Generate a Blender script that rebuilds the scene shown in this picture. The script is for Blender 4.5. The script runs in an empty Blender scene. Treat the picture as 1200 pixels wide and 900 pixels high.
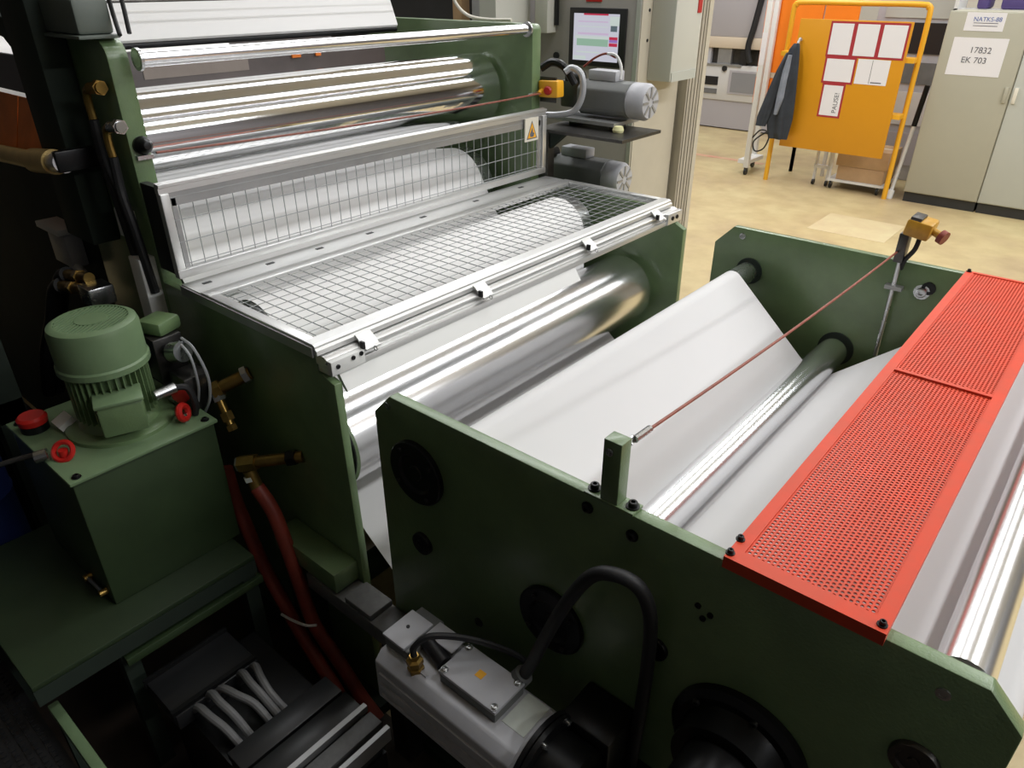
import bpy, bmesh, math, random
from mathutils import Vector, Matrix

random.seed(7)
U = 0.8                      # drawing units -> metres (the machine drawing is in 0.8 m units)
R = math.radians
SC = bpy.context.scene
COL = SC.collection

# ---------------------------------------------------------------- camera
cam_d = bpy.data.cameras.new('camera')
cam = bpy.data.objects.new('camera', cam_d)
COL.objects.link(cam)
SC.camera = cam
cam_d.sensor_fit = 'HORIZONTAL'
cam_d.sensor_width = 36
cam_d.lens = 849.53 / 1200 * 36
cam_d.clip_start = 0.02
cam_d.clip_end = 200
cam.matrix_world = (Matrix.Translation((0, 0, 2.4 * U)) @ Matrix.Rotation(R(40.29152), 4, 'Z')
                    @ Matrix.Rotation(R(60.67664), 4, 'X') @ Matrix.Rotation(R(-0.05543), 4, 'Z'))
# ---------------------------------------------------------------- world, light, exposure
w = bpy.data.worlds.new('world')
SC.world = w
w.use_nodes = True
w.node_tree.nodes['Background'].inputs[0].default_value = (0.8, 0.85, 0.9, 1)
w.node_tree.nodes['Background'].inputs[1].default_value = 0.02
SC.view_settings.view_transform = 'Standard'
SC.view_settings.look = 'None'
SC.view_settings.gamma = 1
SC.view_settings.use_curve_mapping = False
SC.view_settings.exposure = -0.40
# hall lights: (x, y0, y1, power) long fluorescent rows under the ceiling, drawing units; last row is added fill
LIGHT_Z = 5.6
LIGHT_ROWS = [(-7.2, 2.5, 13.0, 200), (-4.4, 2.0, 13.0, 270), (-1.4, 1.5, 13.0, 130), (1.6, 1.5, 13.0, 290), (6.4, 1.0, 7.0, 520)]  # last row added to brighten faces turned to the right
LIGHT_COL = (0.96, 0.98, 1.0)


# ================================================================ helpers
class MB:
    """collects vertices and faces (drawing units, world position) and links them as ONE mesh"""
    def __init__(s):
        s.v = []; s.f = []; s.m = []; s.cur = 0

    def add(s, vs, fs):
        o = len(s.v)
        s.v += [tuple(v) for v in vs]
        for f in fs:
            s.f.append([i + o for i in f]); s.m.append(s.cur)
        return s

    def box(s, a, b, rot=None, pivot=None):
        x0, y0, z0 = a; x1, y1, z1 = b
        vs = [Vector(p) for p in ((x0, y0, z0), (x1, y0, z0), (x1, y1, z0), (x0, y1, z0), (x0, y0, z1), (x1, y0, z1), (x1, y1, z1), (x0, y1, z1))]
        if rot is not None:
            p = Vector(pivot) if pivot else sum(vs, Vector()) / 8
            vs = [p + rot @ (v - p) for v in vs]
        return s.add(vs, [(3, 2, 1, 0), (4, 5, 6, 7), (0, 1, 5, 4), (1, 2, 6, 5), (2, 3, 7, 6), (3, 0, 4, 7)])

    def lathe(s, prof, p0, axis, n=24):
        """prof: [(radius, distance along axis)]"""
        a = Vector(axis).normalized(); p0 = Vector(p0)
        u = a.orthogonal().normalized(); w_ = a.cross(u)
        vs = []; fs = []; rings = []
        for r, h in prof:
            if r < 1e-6:
                rings.append([len(vs)]); vs.append(p0 + a * h)
            else:
                rings.append(list(range(len(vs), len(vs) + n)))
                for k in range(n):
                    t = 2 * math.pi * k / n
                    vs.append(p0 + a * h + (u * math.cos(t) + w_ * math.sin(t)) * r)
        for A, B in zip(rings, rings[1:]):
            for k in range(n):
                k2 = (k + 1) % n
                if len(A) == 1 and len(B) == 1: continue
                if len(A) == 1: fs.append((A[0], B[k2], B[k]))
                elif len(B) == 1: fs.append((A[k], A[k2], B[0]))
                else: fs.append((A[k], A[k2], B[k2], B[k]))
        return s.add(vs, fs)

    def cyl(s, p0, p1, r, r1=None, n=20):
        p0 = Vector(p0); p1 = Vector(p1); L = (p1 - p0).length
        r1 = r if r1 is None else r1
        return s.lathe([(0, 0), (r, 0), (r1, L), (0, L)], p0, p1 - p0, n)

    def prism(s, poly, y0, y1):
        """polygon in XZ extruded along Y"""
        n = len(poly)
        vs = [(x, y0, z) for x, z in poly] + [(x, y1, z) for x, z in poly]
        fs = [tuple(range(n)), tuple(range(2 * n - 1, n - 1, -1))]
        for i in range(n):
            j = (i + 1) % n
            fs.append((j, i, i + n, j + n))
        return s.add(vs, fs)

    def prism_z(s, poly, z0, z1):
        n = len(poly)
        vs = [(x, y, z0) for x, y in poly] + [(x, y, z1) for x, y in poly]
        fs = [tuple(range(n - 1, -1, -1)), tuple(range(n, 2 * n))]
        for i in range(n):
            j = (i + 1) % n
            fs.append((i, j, j + n, i + n))
        return s.add(vs, fs)

    def tube(s, pts, r, n=8, sub=6, closed=False):
        P = [Vector(p) for p in pts]
        if sub > 1 and len(P) > 2:
            Q = []
            for i in range(len(P) - 1):
                a = P[i - 1] if i else P[0] * 2 - P[1]
                b, c = P[i], P[i + 1]
                d = P[i + 2] if i + 2 < len(P) else c * 2 - b
                for k in range(sub):
                    t = k / sub
                    Q.append(0.5 * ((2 * b) + (c - a) * t + (2 * a - 5 * b + 4 * c - d) * t * t + (3 * b - a - 3 * c + d) * t ** 3))
            Q.append(P[-1]); P = Q
        vs = []; fs = []
        T = (P[1] - P[0]).normalized(); u = T.orthogonal().normalized()
        for i, p in enumerate(P):
            t2 = (P[min(i + 1, len(P) - 1)] - P[max(i - 1, 0)])
            t2 = t2.normalized() if t2.length > 1e-9 else T
            u = (u - t2 * u.dot(t2)).normalized(); T = t2
            w_ = T.cross(u)
            for k in range(n):
                a = 2 * math.pi * k / n
                vs.append(p + (u * math.cos(a) + w_ * math.sin(a)) * r)
        m = len(P)
        for i in range(m - 1):
            for k in range(n):
                k2 = (k + 1) % n
                fs.append((i * n + k, i * n + k2, (i + 1) * n + k2, (i + 1) * n + k))
        fs.append(tuple(range(n - 1, -1, -1))); fs.append(tuple(range((m - 1) * n, m * n)))
        return s.add(vs, fs)

    def ring(s, c, axis, R_, r, n=32, m=8):
        a = Vector(axis).normalized(); c = Vector(c); u = a.orthogonal().normalized(); w_ = a.cross(u)
        vs = []; fs = []
        for i in range(n):
            t = 2 * math.pi * i / n; d = u * math.cos(t) + w_ * math.sin(t)
            for k in range(m):
                q = 2 * math.pi * k / m
                vs.append(c + d * (R_ + r * math.cos(q)) + a * (r * math.sin(q)))
        for i in range(n):
            for k in range(m):
                fs.append((i * m + k, ((i + 1) % n) * m + k, ((i + 1) % n) * m + (k + 1) % m, i * m + (k + 1) % m))
        return s.add(vs, fs)

    def build(s, name, mat, parent=None, bevel=0, smooth=True, angle=35, origin=None):
        L = Vector((0, 0, 0))
        if parent is not None:
            q = parent
            while q is not None:
                L = L + q.location; q = q.parent
        elif origin is not None:
            L = Vector(origin) * U
        elif s.v:
            xs, ys, zs = zip(*s.v)
            L = Vector(((min(xs) + max(xs)) / 2, (min(ys) + max(ys)) / 2, min(zs))) * U
        me = bpy.data.meshes.new(name)
        me.from_pydata([Vector(v) * U - L for v in s.v], [], s.f)
        for mm in (mat if isinstance(mat, (list, tuple)) else [mat]):
            me.materials.append(mm)
        if isinstance(mat, (list, tuple)):
            me.polygons.foreach_set('material_index', s.m)
        bm = bmesh.new(); bm.from_mesh(me)
        bmesh.ops.recalc_face_normals(bm, faces=bm.faces)
        if bevel:
            es = [e for e in bm.edges if len(e.link_faces) == 2 and e.calc_face_angle(0) > R(30)]
            bmesh.ops.bevel(bm, geom=es, offset=bevel * U, segments=2, affect='EDGES', profile=0.5, clamp_overlap=True)
        bm.to_mesh(me); bm.free()
        if smooth:
            me.shade_smooth()
            me.set_sharp_from_angle(angle=R(angle))
        o = bpy.data.objects.new(name, me)
        COL.objects.link(o)
        if parent is not None:
            o.parent = parent
        else:
            o.location = L
        return o


def tag(o, label=None, cat=None, group=None, kind=None):
    if label: o['label'] = label
    if cat: o['category'] = cat
    if group: o['group'] = group
    if kind: o['kind'] = kind
    return o


def thing(name, label, cat, loc, group=None):
    o = bpy.data.objects.new(name, None)
    COL.objects.link(o)
    o.empty_display_size = 0.05
    o.location = Vector(loc) * U
    return tag(o, label, cat, group)


def copy_tree(o, shift=(0, 0, 0), parent=None):
    c = o.copy(); COL.objects.link(c)
    if parent is not None: c.parent = parent
    else: c.location = o.location + Vector(shift) * U
    for ch in list(o.children):
        copy_tree(ch, parent=c)
    return c


def rotz(a): return Matrix.Rotation(R(a), 3, 'Z')
def rotx(a): return Matrix.Rotation(R(a), 3, 'X')
def roty(a): return Matrix.Rotation(R(a), 3, 'Y')


def material(name, col, rough=0.5, metal=0.0, var=0.0, vscale=6.0, bump=0.0, bscale=60.0, spec=0.5, emit=None, estr=1.0,
             col2=None, coat=0.0, stretch=None, rvar=0.0, trans=0.0):
    m = bpy.data.materials.new(name); m.use_nodes = True
    nt = m.node_tree; b = nt.nodes['Principled BSDF']
    b.inputs['Base Color'].default_value = (*col, 1)
    b.inputs['Roughness'].default_value = rough
    b.inputs['Metallic'].default_value = metal
    b.inputs['Specular IOR Level'].default_value = spec
    b.inputs['Coat Weight'].default_value = coat
    b.inputs['Coat Roughness'].default_value = 0.22
    b.inputs['Transmission Weight'].default_value = trans
    if emit:
        b.inputs['Emission Color'].default_value = (*emit, 1)
        b.inputs['Emission Strength'].default_value = estr
    if var or bump or rvar:
        tc = nt.nodes.new('ShaderNodeTexCoord')
        mp = nt.nodes.new('ShaderNodeMapping')
        nt.links.new(tc.outputs['Object'], mp.inputs['Vector'])
        if stretch: mp.inputs['Scale'].default_value = stretch
        if var or rvar:
            n = nt.nodes.new('ShaderNodeTexNoise')
            n.inputs['Scale'].default_value = vscale; n.inputs['Detail'].default_value = 5
            n.inputs['Roughness'].default_value = 0.6
            nt.links.new(mp.outputs['Vector'], n.inputs['Vector'])
        if var:
            r = nt.nodes.new('ShaderNodeValToRGB')
            c2 = col2 if col2 else tuple(c * (1 - var) for c in col)
            r.color_ramp.elements[0].position = 0.35; r.color_ramp.elements[1].position = 0.7
            r.color_ramp.elements[0].color = (*c2, 1); r.color_ramp.elements[1].color = (*col, 1)
            nt.links.new(n.outputs['Fac'], r.inputs['Fac'])
            nt.links.new(r.outputs['Color'], b.inputs['Base Color'])
        if rvar:
            mr = nt.nodes.new('ShaderNodeMapRange')
            mr.inputs['To Min'].default_value = max(0.02, rough - rvar); mr.inputs['To Max'].default_value = rough + rvar
            nt.links.new(n.outputs['Fac'], mr.inputs['Value'])
            nt.links.new(mr.outputs['Result'], b.inputs['Roughness'])
        if bump:
            n2 = nt.nodes.new('ShaderNodeTexNoise')
            n2.inputs['Scale'].default_value = bscale; n2.inputs['Detail'].default_value = 3
            nt.links.new(mp.outputs['Vector'], n2.inputs['Vector'])
            bp = nt.nodes.new('ShaderNodeBump')
            bp.inputs['Strength'].default_value = bump; bp.inputs['Distance'].default_value = 0.004
            nt.links.new(n2.outputs['Fac'], bp.inputs['Height'])
            nt.links.new(bp.outputs['Normal'], b.inputs['Normal'])
    return m


M = {
    'green': material('green machine paint', (0.152, 0.232, 0.105), 0.36, var=0.22, vscale=9, bump=0.15, bscale=220, spec=0.6, coat=0.35),
    'green_light': material('pale green paint', (0.16, 0.24, 0.125), 0.42, var=0.15, vscale=9),
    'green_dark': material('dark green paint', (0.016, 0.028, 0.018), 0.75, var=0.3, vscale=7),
    'grey_green': material('grey green paint', (0.16, 0.19, 0.165), 0.5, var=0.2, vscale=5),
    'chrome': material('polished chrome', (0.86, 0.87, 0.89), 0.09, 1.0, rvar=0.012, vscale=4),
    'chrome_big': material('ground chrome', (0.82, 0.82, 0.84), 0.21, 1.0),
    'chrome_soft': material('satin chrome', (0.84, 0.85, 0.87), 0.24, 1.0),
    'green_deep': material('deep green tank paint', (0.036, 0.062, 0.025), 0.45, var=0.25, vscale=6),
    'green_shelf': material('dark green shelf paint', (0.024, 0.042, 0.017), 0.5, var=0.35, vscale=4),  # darker, mottled copy of the tank green
    'steel': material('turned steel', (0.55, 0.56, 0.57), 0.28, 1.0, rvar=0.08, vscale=12),
    'steel_dark': material('dark oily steel', (0.12, 0.115, 0.11), 0.4, 0.9, var=0.4, vscale=10),
    'alu': material('brushed aluminium', (0.72, 0.72, 0.71), 0.38, 0.75, var=0.08, vscale=14, stretch=(1, 0.1, 1)),
    'alu_dark': material('dull aluminium', (0.42, 0.42, 0.42), 0.45, 0.7, var=0.15, vscale=10),
    'wire': material('galvanised wire', (0.36, 0.37, 0.37), 0.5, 0.3),
    'paper_lightened': material('white web lightened for dim light', (0.90, 0.89, 0.88), 0.5, spec=0.3),  # same web as the paper, colour raised to offset dim light
    'paper': material('white paper web', (0.64, 0.632, 0.63), 0.55, spec=0.3, var=0.02, vscale=3),
    'paper_roll': material('white coated roll', (0.84, 0.82, 0.80), 0.4, spec=0.4, var=0.03, vscale=3),
    'red': material('red orange paint', (0.70, 0.062, 0.022), 0.42, spec=0.3, var=0.18, vscale=16, col2=(0.60, 0.07, 0.03)),
    'red_plastic': material('red plastic', (0.45, 0.014, 0.01), 0.35),
    'red_hose': material('red brown hose rubber', (0.26, 0.04, 0.022), 0.5, var=0.25, vscale=20),
    'rope': material('red steel rope', (0.33, 0.10, 0.065), 0.5, var=0.4, vscale=80),
    'black': material('black plastic', (0.014, 0.014, 0.015), 0.42),
    'rubber': material('black rubber', (0.012, 0.012, 0.013), 0.55, bump=0.1, bscale=90),
    'blackmetal': material('black oxide steel', (0.022, 0.022, 0.023), 0.35, 0.6, var=0.3, vscale=12),
    'tray': material('black tray plastic', (0.017, 0.0175, 0.019), 0.35, var=0.25, vscale=8),
    'tray_grey': material('worn grey tread plate', (0.13, 0.13, 0.128), 0.5, var=0.25, vscale=60),
    'brass': material('oily brass', (0.42, 0.27, 0.075), 0.35, 0.9, var=0.45, vscale=14),
    'brass_bright': material('brass lightened for low light', (0.60, 0.42, 0.15), 0.45, 0.35, var=0.3, vscale=10),  # brass colour raised because little light reaches the cylinder
    'motor_grey': material('grey motor paint', (0.50, 0.50, 0.53), 0.45, var=0.12, vscale=10),
    'motor_dark': material('dark grey motor paint', (0.16, 0.165, 0.16), 0.5, var=0.2, vscale=8),
    'plate_silver': material('silver name plate', (0.62, 0.66, 0.60), 0.45, var=0.1, vscale=30),
    'yellow': material('yellow switch plastic', (0.85, 0.42, 0.015), 0.4),
    'ochre': material('ochre switch housing', (0.62, 0.33, 0.03), 0.4, var=0.3, vscale=20),
    'cart_yellow': material('yellow tube paint', (0.80, 0.40, 0.02), 0.4),
    'board': material('ochre yellow sheet paint', (0.66, 0.285, 0.006), 0.45, var=0.05, vscale=3),
    'orange': material('orange panel', (0.95, 0.24, 0.01), 0.5, var=0.06, vscale=3),
    'orange_dirty': material('dirty orange panel', (0.95, 0.24, 0.02), 0.5, var=0.35, vscale=6),
    'beige': material('beige cabinet paint', (0.42, 0.40, 0.315), 0.5, var=0.04, vscale=3),
    'cab_white': material('pale grey cabinet paint', (0.50, 0.51, 0.46), 0.45, var=0.03, vscale=3),
    'plinth': material('black plinth', (0.03, 0.03, 0.03), 0.5, var=0.2, vscale=7),
    'panel_grey': material('warm grey panel', (0.34, 0.32, 0.29), 0.5, var=0.06, vscale=4),
    'pillar': material('beige lightened for lit sides', (0.56, 0.51, 0.41), 0.5, var=0.07, vscale=5),  # beige with side light put into the colour
    'box_grey': material('light grey junction box', (0.60, 0.60, 0.55), 0.45),
    'box_shade': material('grey green duct', (0.46, 0.46, 0.40), 0.5),
    'instrument': material('pale instrument enclosure', (0.60, 0.59, 0.57), 0.45),
    'instrument_top': material('lilac grey hood', (0.42, 0.40, 0.42), 0.4),
    'instrument_band': material('cream band', (0.62, 0.52, 0.40), 0.5),
    'glass_grey': material('grey window glass', (0.25, 0.25, 0.26), 0.15),
    'post_beige': material('grey beige post paint', (0.42, 0.38, 0.31), 0.5, var=0.1, vscale=6),
    'white_paint': material('white paint', (0.72, 0.72, 0.70), 0.45),
    'sheet': material('printed paper sheet', (0.78, 0.76, 0.78), 0.6),
    'sheet_red': material('dark red sleeve border', (0.38, 0.03, 0.04), 0.45),
    'ink': material('grey printing ink', (0.12, 0.12, 0.14), 0.6),
    'ink_blue': material('blue printing ink', (0.10, 0.16, 0.42), 0.6),
    'jacket': material('navy work cloth', (0.035, 0.042, 0.055), 0.85, var=0.4, vscale=9, bump=0.4, bscale=40),
    'jacket_light': material('grey blue lining cloth', (0.25, 0.28, 0.34), 0.85, var=0.3, vscale=9),
    'cardboard': material('brown cardboard', (0.55, 0.36, 0.20), 0.7, var=0.12, vscale=8),
    'sticker': material('cream sticker', (0.72, 0.68, 0.58), 0.5),
    'warn': material('warning orange', (0.88, 0.42, 0.02), 0.5),
    'hose_grey': material('grey conduit', (0.45, 0.46, 0.48), 0.4, 0.3),
    'cable_grey': material('grey cable sheath', (0.17, 0.17, 0.17), 0.5, var=0.2, vscale=20),
    'cyan': material('teal plastic', (0.02, 0.16, 0.18), 0.4),
    'blue_dark': material('dark blue drum', (0.01, 0.02, 0.09), 0.4),
    'purple': material('purple cloth', (0.09, 0.06, 0.20), 0.6),
    'rear_brown': material('brown grey cover sheet', (0.11, 0.085, 0.08), 0.4, var=0.35, vscale=3),
    'reflection_dim': material('dim pale reflection', (0.30, 0.25, 0.22), 0.6, var=0.2, vscale=8),
    'wall': material('cream wall paint', (0.62, 0.58, 0.50), 0.7, var=0.06, vscale=1.2),
    'wall_side': material('dark grey wall cladding', (0.16, 0.15, 0.16), 0.8, var=0.2, vscale=1.2),
    'wall_dark': material('dark wall cladding', (0.05, 0.05, 0.05), 0.8, var=0.2, vscale=1.2),
    'ceiling': material('pale roof deck', (0.64, 0.64, 0.65), 0.8, var=0.1, vscale=1),
    'lamp_body': material('white lamp housing', (0.7, 0.7, 0.7), 0.5),
    'eraser': material('yellow sponge', (0.85, 0.82, 0.45), 0.7),
}
for nm, c, e in (('scr_base', (0.80, 0.80, 0.92), .85), ('scr_red', (0.75, 0.03, 0.10), .8), ('scr_green', (0.42, 0.66, 0.50), .8),
                 ('scr_pale', (0.80, 0.90, 0.86), .85), ('scr_lilac', (0.80, 0.62, 0.86), .85), ('scr_dark', (0.16, 0.22, 0.26), .7), ('scr_violet', (0.45, 0.25, 0.75), .8)):
    M[nm] = material(nm.replace('_', ' '), (0.02, 0.02, 0.02), 0.3, emit=c, estr=e)


# floor: worn yellow-beige epoxy with paler patches and fine scuffs
def floor_material():
    m = bpy.data.materials.new('worn beige floor'); m.use_nodes = True
    nt = m.node_tree; b = nt.nodes['Principled BSDF']
    tc = nt.nodes.new('ShaderNodeTexCoord')
    n1 = nt.nodes.new('ShaderNodeTexNoise'); n1.inputs['Scale'].default_value = 0.9; n1.inputs['Detail'].default_value = 7; n1.inputs['Roughness'].default_value = 0.65
    n2 = nt.nodes.new('ShaderNodeTexNoise'); n2.inputs['Scale'].default_value = 6; n2.inputs['Detail'].default_value = 6
    nt.links.new(tc.outputs['Object'], n1.inputs['Vector']); nt.links.new(tc.outputs['Object'], n2.inputs['Vector'])
    r1 = nt.nodes.new('ShaderNodeValToRGB')
    e = r1.color_ramp.elements
    e[0].position = 0.34; e[0].color = (0.42, 0.31, 0.175, 1)
    e[1].position = 0.68; e[1].color = (0.59, 0.49, 0.265, 1)
    k = e.new(0.52); k.color = (0.52, 0.41, 0.215, 1)
    mx = nt.nodes.new('ShaderNodeMix'); mx.data_type = 'RGBA'; mx.blend_type = 'MULTIPLY'; mx.inputs[0].default_value = 0.35
    r2 = nt.nodes.new('ShaderNodeValToRGB'); r2.color_ramp.elements[0].position = 0.35; r2.color_ramp.elements[0].color = (0.7, 0.66, 0.6, 1); r2.color_ramp.elements[1].position = 0.6
    nt.links.new(n1.outputs['Fac'], r1.inputs['Fac']); nt.links.new(n2.outputs['Fac'], r2.inputs['Fac'])
    nt.links.new(r1.outputs['Color'], mx.inputs[6]); nt.links.new(r2.outputs['Color'], mx.inputs[7])
    nt.links.new(mx.outputs[2], b.inputs['Base Color'])
    b.inputs['Roughness'].default_value = 0.42
    return m


M['floor'] = floor_material()
M['floor_shade'] = material('floor darkened as shade', (0.05, 0.036, 0.026), 0.45, var=0.6, vscale=3)  # near floor darkened to imitate shade and cut bounce light
M['floor_patch'] = material('pale yellow floor paint', (0.62, 0.53, 0.31), 0.45, var=0.25, vscale=5, col2=(0.56, 0.44, 0.26))
M['floor_red'] = material('worn red floor line', (0.52, 0.23, 0.16), 0.5, var=0.4, vscale=5, col2=(0.55, 0.36, 0.22))


def lettering(text, size, loc, rot, mat, parent, name='lettering'):
    cu = bpy.data.curves.new(name, 'FONT'); cu.body = text; cu.size = size * U; cu.align_x = 'CENTER'; cu.align_y = 'CENTER'; cu.extrude = 0.0006
    t = bpy.data.objects.new(name, cu); COL.objects.link(t)
    dg = bpy.context.evaluated_depsgraph_get()
    me = bpy.data.meshes.new_from_object(t.evaluated_get(dg))
    bpy.data.objects.remove(t); bpy.data.curves.remove(cu)
    me.materials.clear(); me.materials.append(mat)
    o = bpy.data.objects.new(name, me); COL.objects.link(o)
    L = Vector((0, 0, 0)); q = parent
    while q is not None: L = L + q.location; q = q.parent
    o.parent = parent; o.location = Vector(loc) * U - L; o.rotation_euler = rot
    return o


def bolt(parent, p, axis=(0, -1, 0), r=0.009, h=0.008, mat='blackmetal', name='bolt', washer=True):
    b = MB(); prof = [(0, 0)]
    if washer: prof += [(r * 1.5, 0), (r * 1.5, h * .25)]
    else: prof += [(r, 0)]
    prof += [(r, h * .25), (r, h * .9), (r * .85, h), (r * .5, h), (r * .5, h * .5), (0, h * .5)]
    b.lathe(prof, p, axis, 12)
    return b.build(name, M[mat], parent)


# ================================================================ the hall
N, F = 1.0575, 3.06          # outer face of the near plates, inner face of the far plates (y)
X0, X1, Y0, Y1, ZC = -11.0, 9.0, -2.6, 15.0, 6.0
f = MB().box((X0, Y0, -0.1), (X1, Y1, 0)).build('floor', M['floor'], origin=(0, 0, 0)); tag(f, kind='structure')
f = MB().box((X0, Y0, ZC), (X1, Y1, ZC + .1)).build('ceiling', M['ceiling']); tag(f, kind='structure')
f = MB().box((X0, Y1, 0), (X1, Y1 + .1, ZC)).build('wall_back', M['wall']); tag(f, kind='structure')
f = MB().box((X0, Y0 - .1, 0), (X1, Y0, ZC)).build('wall_front', M['wall_dark']); tag(f, kind='structure')
f = MB().box((X0 - .1, Y0, 0), (X0, Y1, ZC)).build('wall_left', M['wall_side']); tag(f, kind='structure')
f = MB().box((X1, Y0, 0), (X1 + .1, Y1, ZC)).build('wall_right', M['wall_side']); tag(f, kind='structure')
# near strip darkened in place of shade, yellow patch, red line
f = MB().prism_z([(-6.6, Y0), (X1, Y0), (X1, N - .02), (-6.6, N - .02)], 0.0, 0.002).build('trim_3', M['floor_shade']); tag(f, kind='structure')
f = MB().prism_z([(-2.55, 8.0), (-1.75, 8.0), (-1.75, 8.75), (-2.55, 8.75)], 0.0, 0.002).build('trim_1', M['floor_patch']); tag(f, kind='structure')
f = MB().prism_z([(-6.6, 10.6), (-4.2, 10.6), (-4.2, 10.72), (-6.6, 10.72)], 0.0, 0.002).build('trim_2', M['floor_red']); tag(f, kind='structure')
for k, (lx, ya, yb, pw) in enumerate(LIGHT_ROWS):
    t = thing('ceiling_light', 'long white fluorescent ceiling light row, %s from the left wall' % ('first', 'second', 'third', 'fourth', 'added side fill, fifth and shortest')[k], 'light', (lx, (ya + yb) / 2, ZC), 'ceiling light rows')
    MB().box((lx - .32, ya - .05, LIGHT_Z + .02), (lx + .32, yb + .05, LIGHT_Z + .10)).build('housing', M['lamp_body'], t)
    for yy in (ya + .6, (ya + yb) / 2, yb - .6):
        MB().cyl((lx, yy, LIGHT_Z + .10), (lx, yy, ZC), .012, n=8).build('hanger', M['steel'], t)
    ld = bpy.data.lights.new('tube_light', 'AREA'); ld.shape = 'RECTANGLE'
    ld.size = .6 * U; ld.size_y = (yb - ya) * U; ld.energy = pw; ld.color = LIGHT_COL
    lo = bpy.data.objects.new('tube_light', ld); COL.objects.link(lo); lo.parent = t
    lo.location = (0, 0, (LIGHT_Z - ZC) * U)

# ================================================================ rollers and the web
def roller(label, c, r, y0, y1, mat, journal=.5, plates=(N + .0345, F - .007), group='rollers of the machine', n=144, end_mat=None):
    cx, cz = c
    t = thing('roller', label, 'roller', (cx, (y0 + y1) / 2, cz - r), group)
    ch = min(.012, r * .15)
    MB().lathe([(0, 0), (r - ch, 0), (r, ch), (r, y1 - y0 - ch), (r - ch, y1 - y0), (0, y1 - y0)], (cx, y0, cz), (0, 1, 0), n).build('roller_body', M[mat], t, angle=30)
    for a, b in ((plates[0], y0), (y1, plates[1])):
        if b - a > .002:
            MB().cyl((cx, a, cz), (cx, b, cz), r * journal, n=20).build('journal', M['steel'], t)
    return t


cA, rA = (-1.19, 1.242), .046
cB, rB = (-.752, .992), .060
cC, rC = (-.305, 1.235), .050
cK, rK = (-.135, 1.328), .040
cD, rD = (.046, 1.380), .046
cL, rL = (.098, 1.232), .055
cE, rE = (-1.80, 1.03), .166
cF2, rF2 = (-2.14, 1.283), .160
cI, rI = (-2.45, 1.20), .04
cF1, rF1 = (-2.84, 1.40), .190
cG, rG = (-2.80, 1.885), .173
cJ, rJ = (-3.12, 2.045), .085
roller('slim steel roller under the crest of the white web', cA, rA, N + .10, F - .02, 'steel')
roller('small chrome roller in the trough between the two white web slopes', cB, rB, N + .06, F - .03, 'chrome_soft')
roller('slim roller hidden under the red perforated guard', cC, rC, N + .06, F - .03, 'chrome')
roller('thin idler roller under the right edge of the red guard', cK, rK, N + .06, F - .03, 'steel')
roller('chrome roller right of the red perforated guard', cD, rD, N + .036, F - .03, 'chrome_soft', group='rollers of the machine')
roller('thick polished roller at the front under the aluminium rail of the mesh guard', cE, rE, 1.15, 2.99, 'chrome_big', plates=(N + .0295, F - .001))
MB().lathe([(.02, 0), (rE - .004, 0), (rE - .004, .003), (.02, .003)], (cE[0], 1.1465, cE[1]), (0, 1, 0), 48).build('end_cap', M['blackmetal'], bpy.data.objects['roller.005'])
roller('white covered roll lying beneath the horizontal mesh lid', cF2, rF2 - .002, 1.15, 2.98, 'steel', plates=(N + .0295, F - .001))
roller('slim idler roller hidden between the two covered rolls', cI, rI, 1.15, 2.98, 'steel', plates=(N + .0295, F - .001))
roller('large covered roll standing behind the upright mesh guard', cF1, rF1 - .002, 1.15, 2.98, 'steel', plates=(N + .0675, F - .013))
roller('big mirror chrome roller at the top of the machine tower', cG, rG, 1.14, 3.02, 'chrome', plates=(N + .0675, F - .013))
t = thing('crossbar', 'polished round bar across the tower tops above the chrome roller', 'bar', (-2.49, 2.06, 2.16))
MB().lathe([(0, 0), (.024, 0), (.024, F - N - .069), (0, F - N - .069)], (-2.49, N + .068, 2.176), (0, 1, 0), 32).build('bar_body', M['chrome_big'], t)
for yy in (N + .0685, F - .012):
    MB().cyl((-2.49, yy, 2.176), (-2.49, yy + .01, 2.176), .034, n=24).build('collar', M['steel'], t)


def belt(items, step=.05):
    """items: points or (centre, radius, sense); returns the XZ polyline that wraps them; sense +1 = counter-clockwise seen with x right, z up"""
    def tang(a, b):
        (ax, az), ra, sa = a; (bx, bz), rb, sb = b
        dx, dz = bx - ax, bz - az; d = math.hypot(dx, dz); th = math.atan2(dz, dx)
        # travelling a->b, circle on left for sense +1: contact normal offset
        q = (sa * ra - sb * rb) / d
        al = math.asin(max(-1, min(1, q)))
        # unit normal to the right of travel direction
        phi = th + al
        nx, nz = math.sin(phi), -math.cos(phi)
        return (ax + nx * ra * sa, az + nz * ra * sa), (bx + nx * rb * sb, bz + nz * rb * sb)
    pts = []
    segs = [tang(a, b) for a, b in zip(items, items[1:])]
    pts.append(segs[0][0])
    for i, (p, q) in enumerate(segs):
        pts.append(q)
        if i + 1 < len(segs):
            (c, r, s_) = items[i + 1]
            nxt = segs[i + 1][0]
            if r > 1e-6:
                a0 = math.atan2(q[1] - c[1], q[0] - c[0]); a1 = math.atan2(nxt[1] - c[1], nxt[0] - c[0])
                if s_ > 0:
                    while a1 < a0: a1 += 2 * math.pi
                else:
                    while a1 > a0: a1 -= 2 * math.pi
                if abs(a1 - a0) < 1.9 * math.pi:
                    k = max(2, int(abs(a1 - a0) / R(4)))
                    for j in range(1, k):
                        a = a0 + (a1 - a0) * j / k
                        pts.append((c[0] + r * math.cos(a), c[1] + r * math.sin(a)))
            pts.append(nxt)
    return pts


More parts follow.
